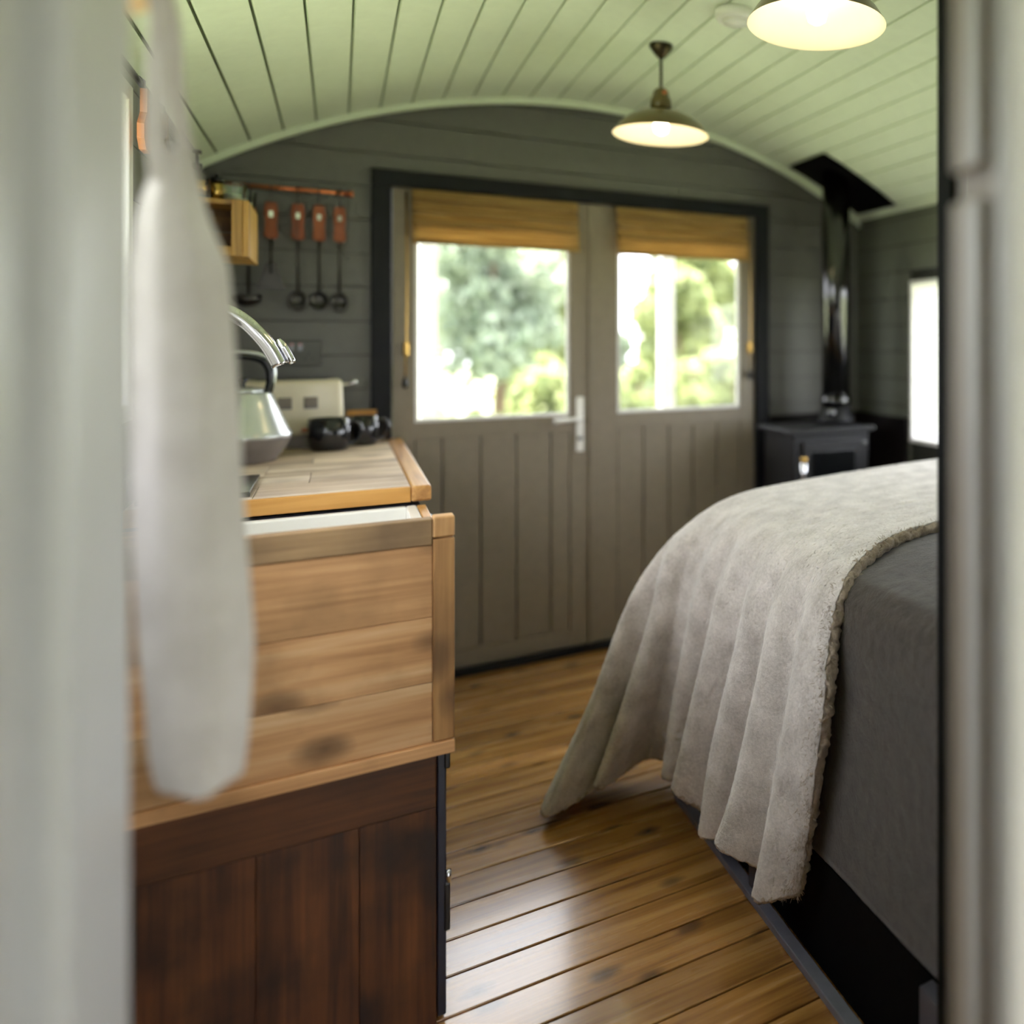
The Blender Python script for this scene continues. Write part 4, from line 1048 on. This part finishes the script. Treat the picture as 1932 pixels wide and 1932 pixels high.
# ------------------------------------------------------------------ outside
GZ = -0.65
lw = mesh('lawn', [(-40, -30, GZ), (45, -30, GZ), (45, 60, GZ), (-40, 60, GZ)], [(0, 1, 2, 3)], M['lawn']); tag(lw, 'sunlit lawn around the hut', None, None, 'structure')
def vpost(x, y, label):
    r = empty('veranda_post', (x, y, GZ)); tag(r, label, 'post', 'white posts outside the doors')
    box('shaft', x-0.036, x+0.036, y-0.036, y+0.036, GZ, 2.3, M['white'], r, 0.004)
    box('foot', x-0.05, x+0.05, y-0.05, y+0.05, GZ+0.001, GZ+0.12, M['white'], r, 0.004)
vpost(0.350, 4.20, 'white veranda post outside the door with the lever handle')
vpost(1.482, 4.20, 'white veranda post outside the door nearer the stove')
vr = empty('veranda_roof', (0.866, 3.9, 2.3)); tag(vr, 'white boarded veranda roof outside the double doors', 'veranda roof')
for k in range(8):
    box('roof_board', -0.5, 2.25, 3.40+0.12*k, 3.515+0.12*k, 2.302, 2.32, M['white'], vr)
for xq in (0.350, 1.482): box('rafter', xq-0.03, xq+0.03, 3.38, 4.40, 2.32, 2.39, M['white'], vr)
def foliage_mesh(name, clusters, n, size, mat, parent):
    V = []; ncl = len(clusters)
    idx = rng.integers(0, ncl, n)
    cl = np.array(clusters)
    c = cl[idx, :3]; r = cl[idx, 3:4]
    dirs = rng.normal(size=(n, 3)); dirs /= np.linalg.norm(dirs, axis=1, keepdims=True)
    pos = c + dirs*r*(rng.random((n, 1))**0.45)
    a = rng.normal(size=(n, 3)); a /= np.linalg.norm(a, axis=1, keepdims=True)
    b = np.cross(a, rng.normal(size=(n, 3))); b /= np.linalg.norm(b, axis=1, keepdims=True)
    s = size*(0.6+0.8*rng.random((n, 1)))
    V = np.stack([pos-a*s, pos+b*s*0.45, pos+a*s, pos-b*s*0.45], 1).reshape(-1, 3)
    Fq = np.arange(n*4).reshape(-1, 4)
    me = bpy.data.meshes.new(name)
    me.vertices.add(len(V)); me.vertices.foreach_set('co', V.astype(np.float32).ravel())
    me.loops.add(len(Fq)*4); me.loops.foreach_set('vertex_index', Fq.astype(np.int32).ravel())
    me.polygons.add(len(Fq)); me.polygons.foreach_set('loop_start', np.arange(len(Fq), dtype=np.int32)*4)
    me.update(calc_edges=True)
    return link(name, me, mat, parent)
def tree(x, y, h_, r_, mat, label, n=2600, size=0.09, low=0.35):
    global rng; rng = np.random.default_rng(int(abs(x)*100 + y*37))
    root = empty('garden_tree', (x, y, GZ)); tag(root, label, 'tree', 'trees seen through the door glass')
    tube('trunk', [(x, y, GZ), (x+0.05, y, GZ+h_*0.4), (x-0.03, y+0.04, GZ+h_*0.8)], [0.09, 0.07, 0.03], M['bark'], root, 10)
    cl = []
    for k in range(24):
        a = rng.random()*6.28; rr = r_*0.75*math.sqrt(rng.random()); zz = GZ + h_*(low + (0.95-low)*rng.random())
        f = 1 - 0.5*abs((zz-GZ)/h_-0.6)
        cl.append((x+rr*math.cos(a)*f, y+rr*math.sin(a)*f, zz, r_*(0.30+0.22*rng.random())))
    cr_ = foliage_mesh('crown', cl, n, size, mat, root); cr_['kind'] = 'stuff'
def shrub(x, y, h_, r_, mat, label, n=1500, size=0.06):
    global rng; rng = np.random.default_rng(int(abs(x)*100 + y*37))
    root = empty('garden_shrub', (x, y, GZ)); tag(root, label, 'shrub', 'shrubs seen through the door glass')
    for k in range(3): tube('stem', [(x, y, GZ), (x+0.2*math.cos(k*2.1), y+0.2*math.sin(k*2.1), GZ+h_*0.7)], [0.03, 0.012], M['bark'], root, 8)
    cl = []
    for k in range(9):
        a = rng.random()*6.28; rr = r_*0.6*math.sqrt(rng.random())
        cl.append((x+rr*math.cos(a), y+rr*math.sin(a), GZ+h_*(0.25+0.6*rng.random()), r_*(0.35+0.25*rng.random())))
    c_ = foliage_mesh('foliage', cl, n, size, mat, root); c_['kind'] = 'stuff'
tree(1.60, 10.5, 3.5, 0.85, M['leaf_dark'], 'grey-green tree in the middle of the lever-handle door glass', 5200, 0.08, 0.42)
tree(0.9, 21.0, 5.4, 1.6, M['leaf_light'], 'pale tree far back at the kitchen side of the lever-handle door glass', 12000, 0.16, 0.15)
tree(5.0, 23.0, 5.8, 1.7, M['leaf_light'], 'pale broad tree far back between the two door panes', 14000, 0.17, 0.15)
tree(9.4, 24.0, 5.2, 1.8, M['leaf_light'], 'pale tree far back at the stove side of the glass', 14000, 0.17, 0.15)
tree(3.1, 16.0, 4.2, 0.9, M['leaf_light'], 'slender pale tree beside the grey-green tree', 7000, 0.11, 0.2)
tree(5.7, 15.5, 3.3, 0.85, M['leaf_light'], 'slender pale tree seen past the stove-side veranda post', 7000, 0.11, 0.2)
tree(-2.05, 13.0, 5.0, 0.95, M['leaf_dark'], 'grey-green tree outside the kitchen window', 7000, 0.11, 0.15)
shrub(0.70, 8.4, 1.6, 0.45, M['leaf_light'], 'yellow-green shrub low beside the lever-handle door post', 2600)
shrub(1.32, 9.35, 1.25, 0.36, M['leaf_light'], 'low round shrub in front of the grey-green tree', 2200)
shrub(1.95, 8.4, 1.7, 0.45, M['leaf_light'], 'yellow-green shrub below the grey-green tree', 2600)
shrub(3.10, 9.6, 1.95, 0.45, M['leaf_light'], 'yellow-green shrub just past the door edge, before the veranda post', 2600)
shrub(4.45, 9.9, 2.15, 0.5, M['leaf_light'], 'larger yellow-green shrub at the stove side of the glass', 3000)
shrub(3.35, 11.8, 2.5, 0.5, M['leaf_dark'], 'tall grey-green shrub behind the veranda post nearer the stove', 3000)
shrub(-0.35, 9.6, 1.8, 0.45, M['leaf_light'], 'yellow-green shrub at the very edge of the lever-handle door glass', 2400)
shrub(2.55, 13.0, 2.0, 0.5, M['leaf_light'], 'yellow-green shrub hidden partly by the meeting of the doors', 2400)
shrub(4.70, 12.0, 2.0, 0.5, M['leaf_light'], 'yellow-green shrub showing just past the stove-side veranda post', 2400)
shrub(6.10, 12.4, 2.3, 0.55, M['leaf_light'], 'yellow-green shrub at the outer edge of the stove-side glass', 2400)
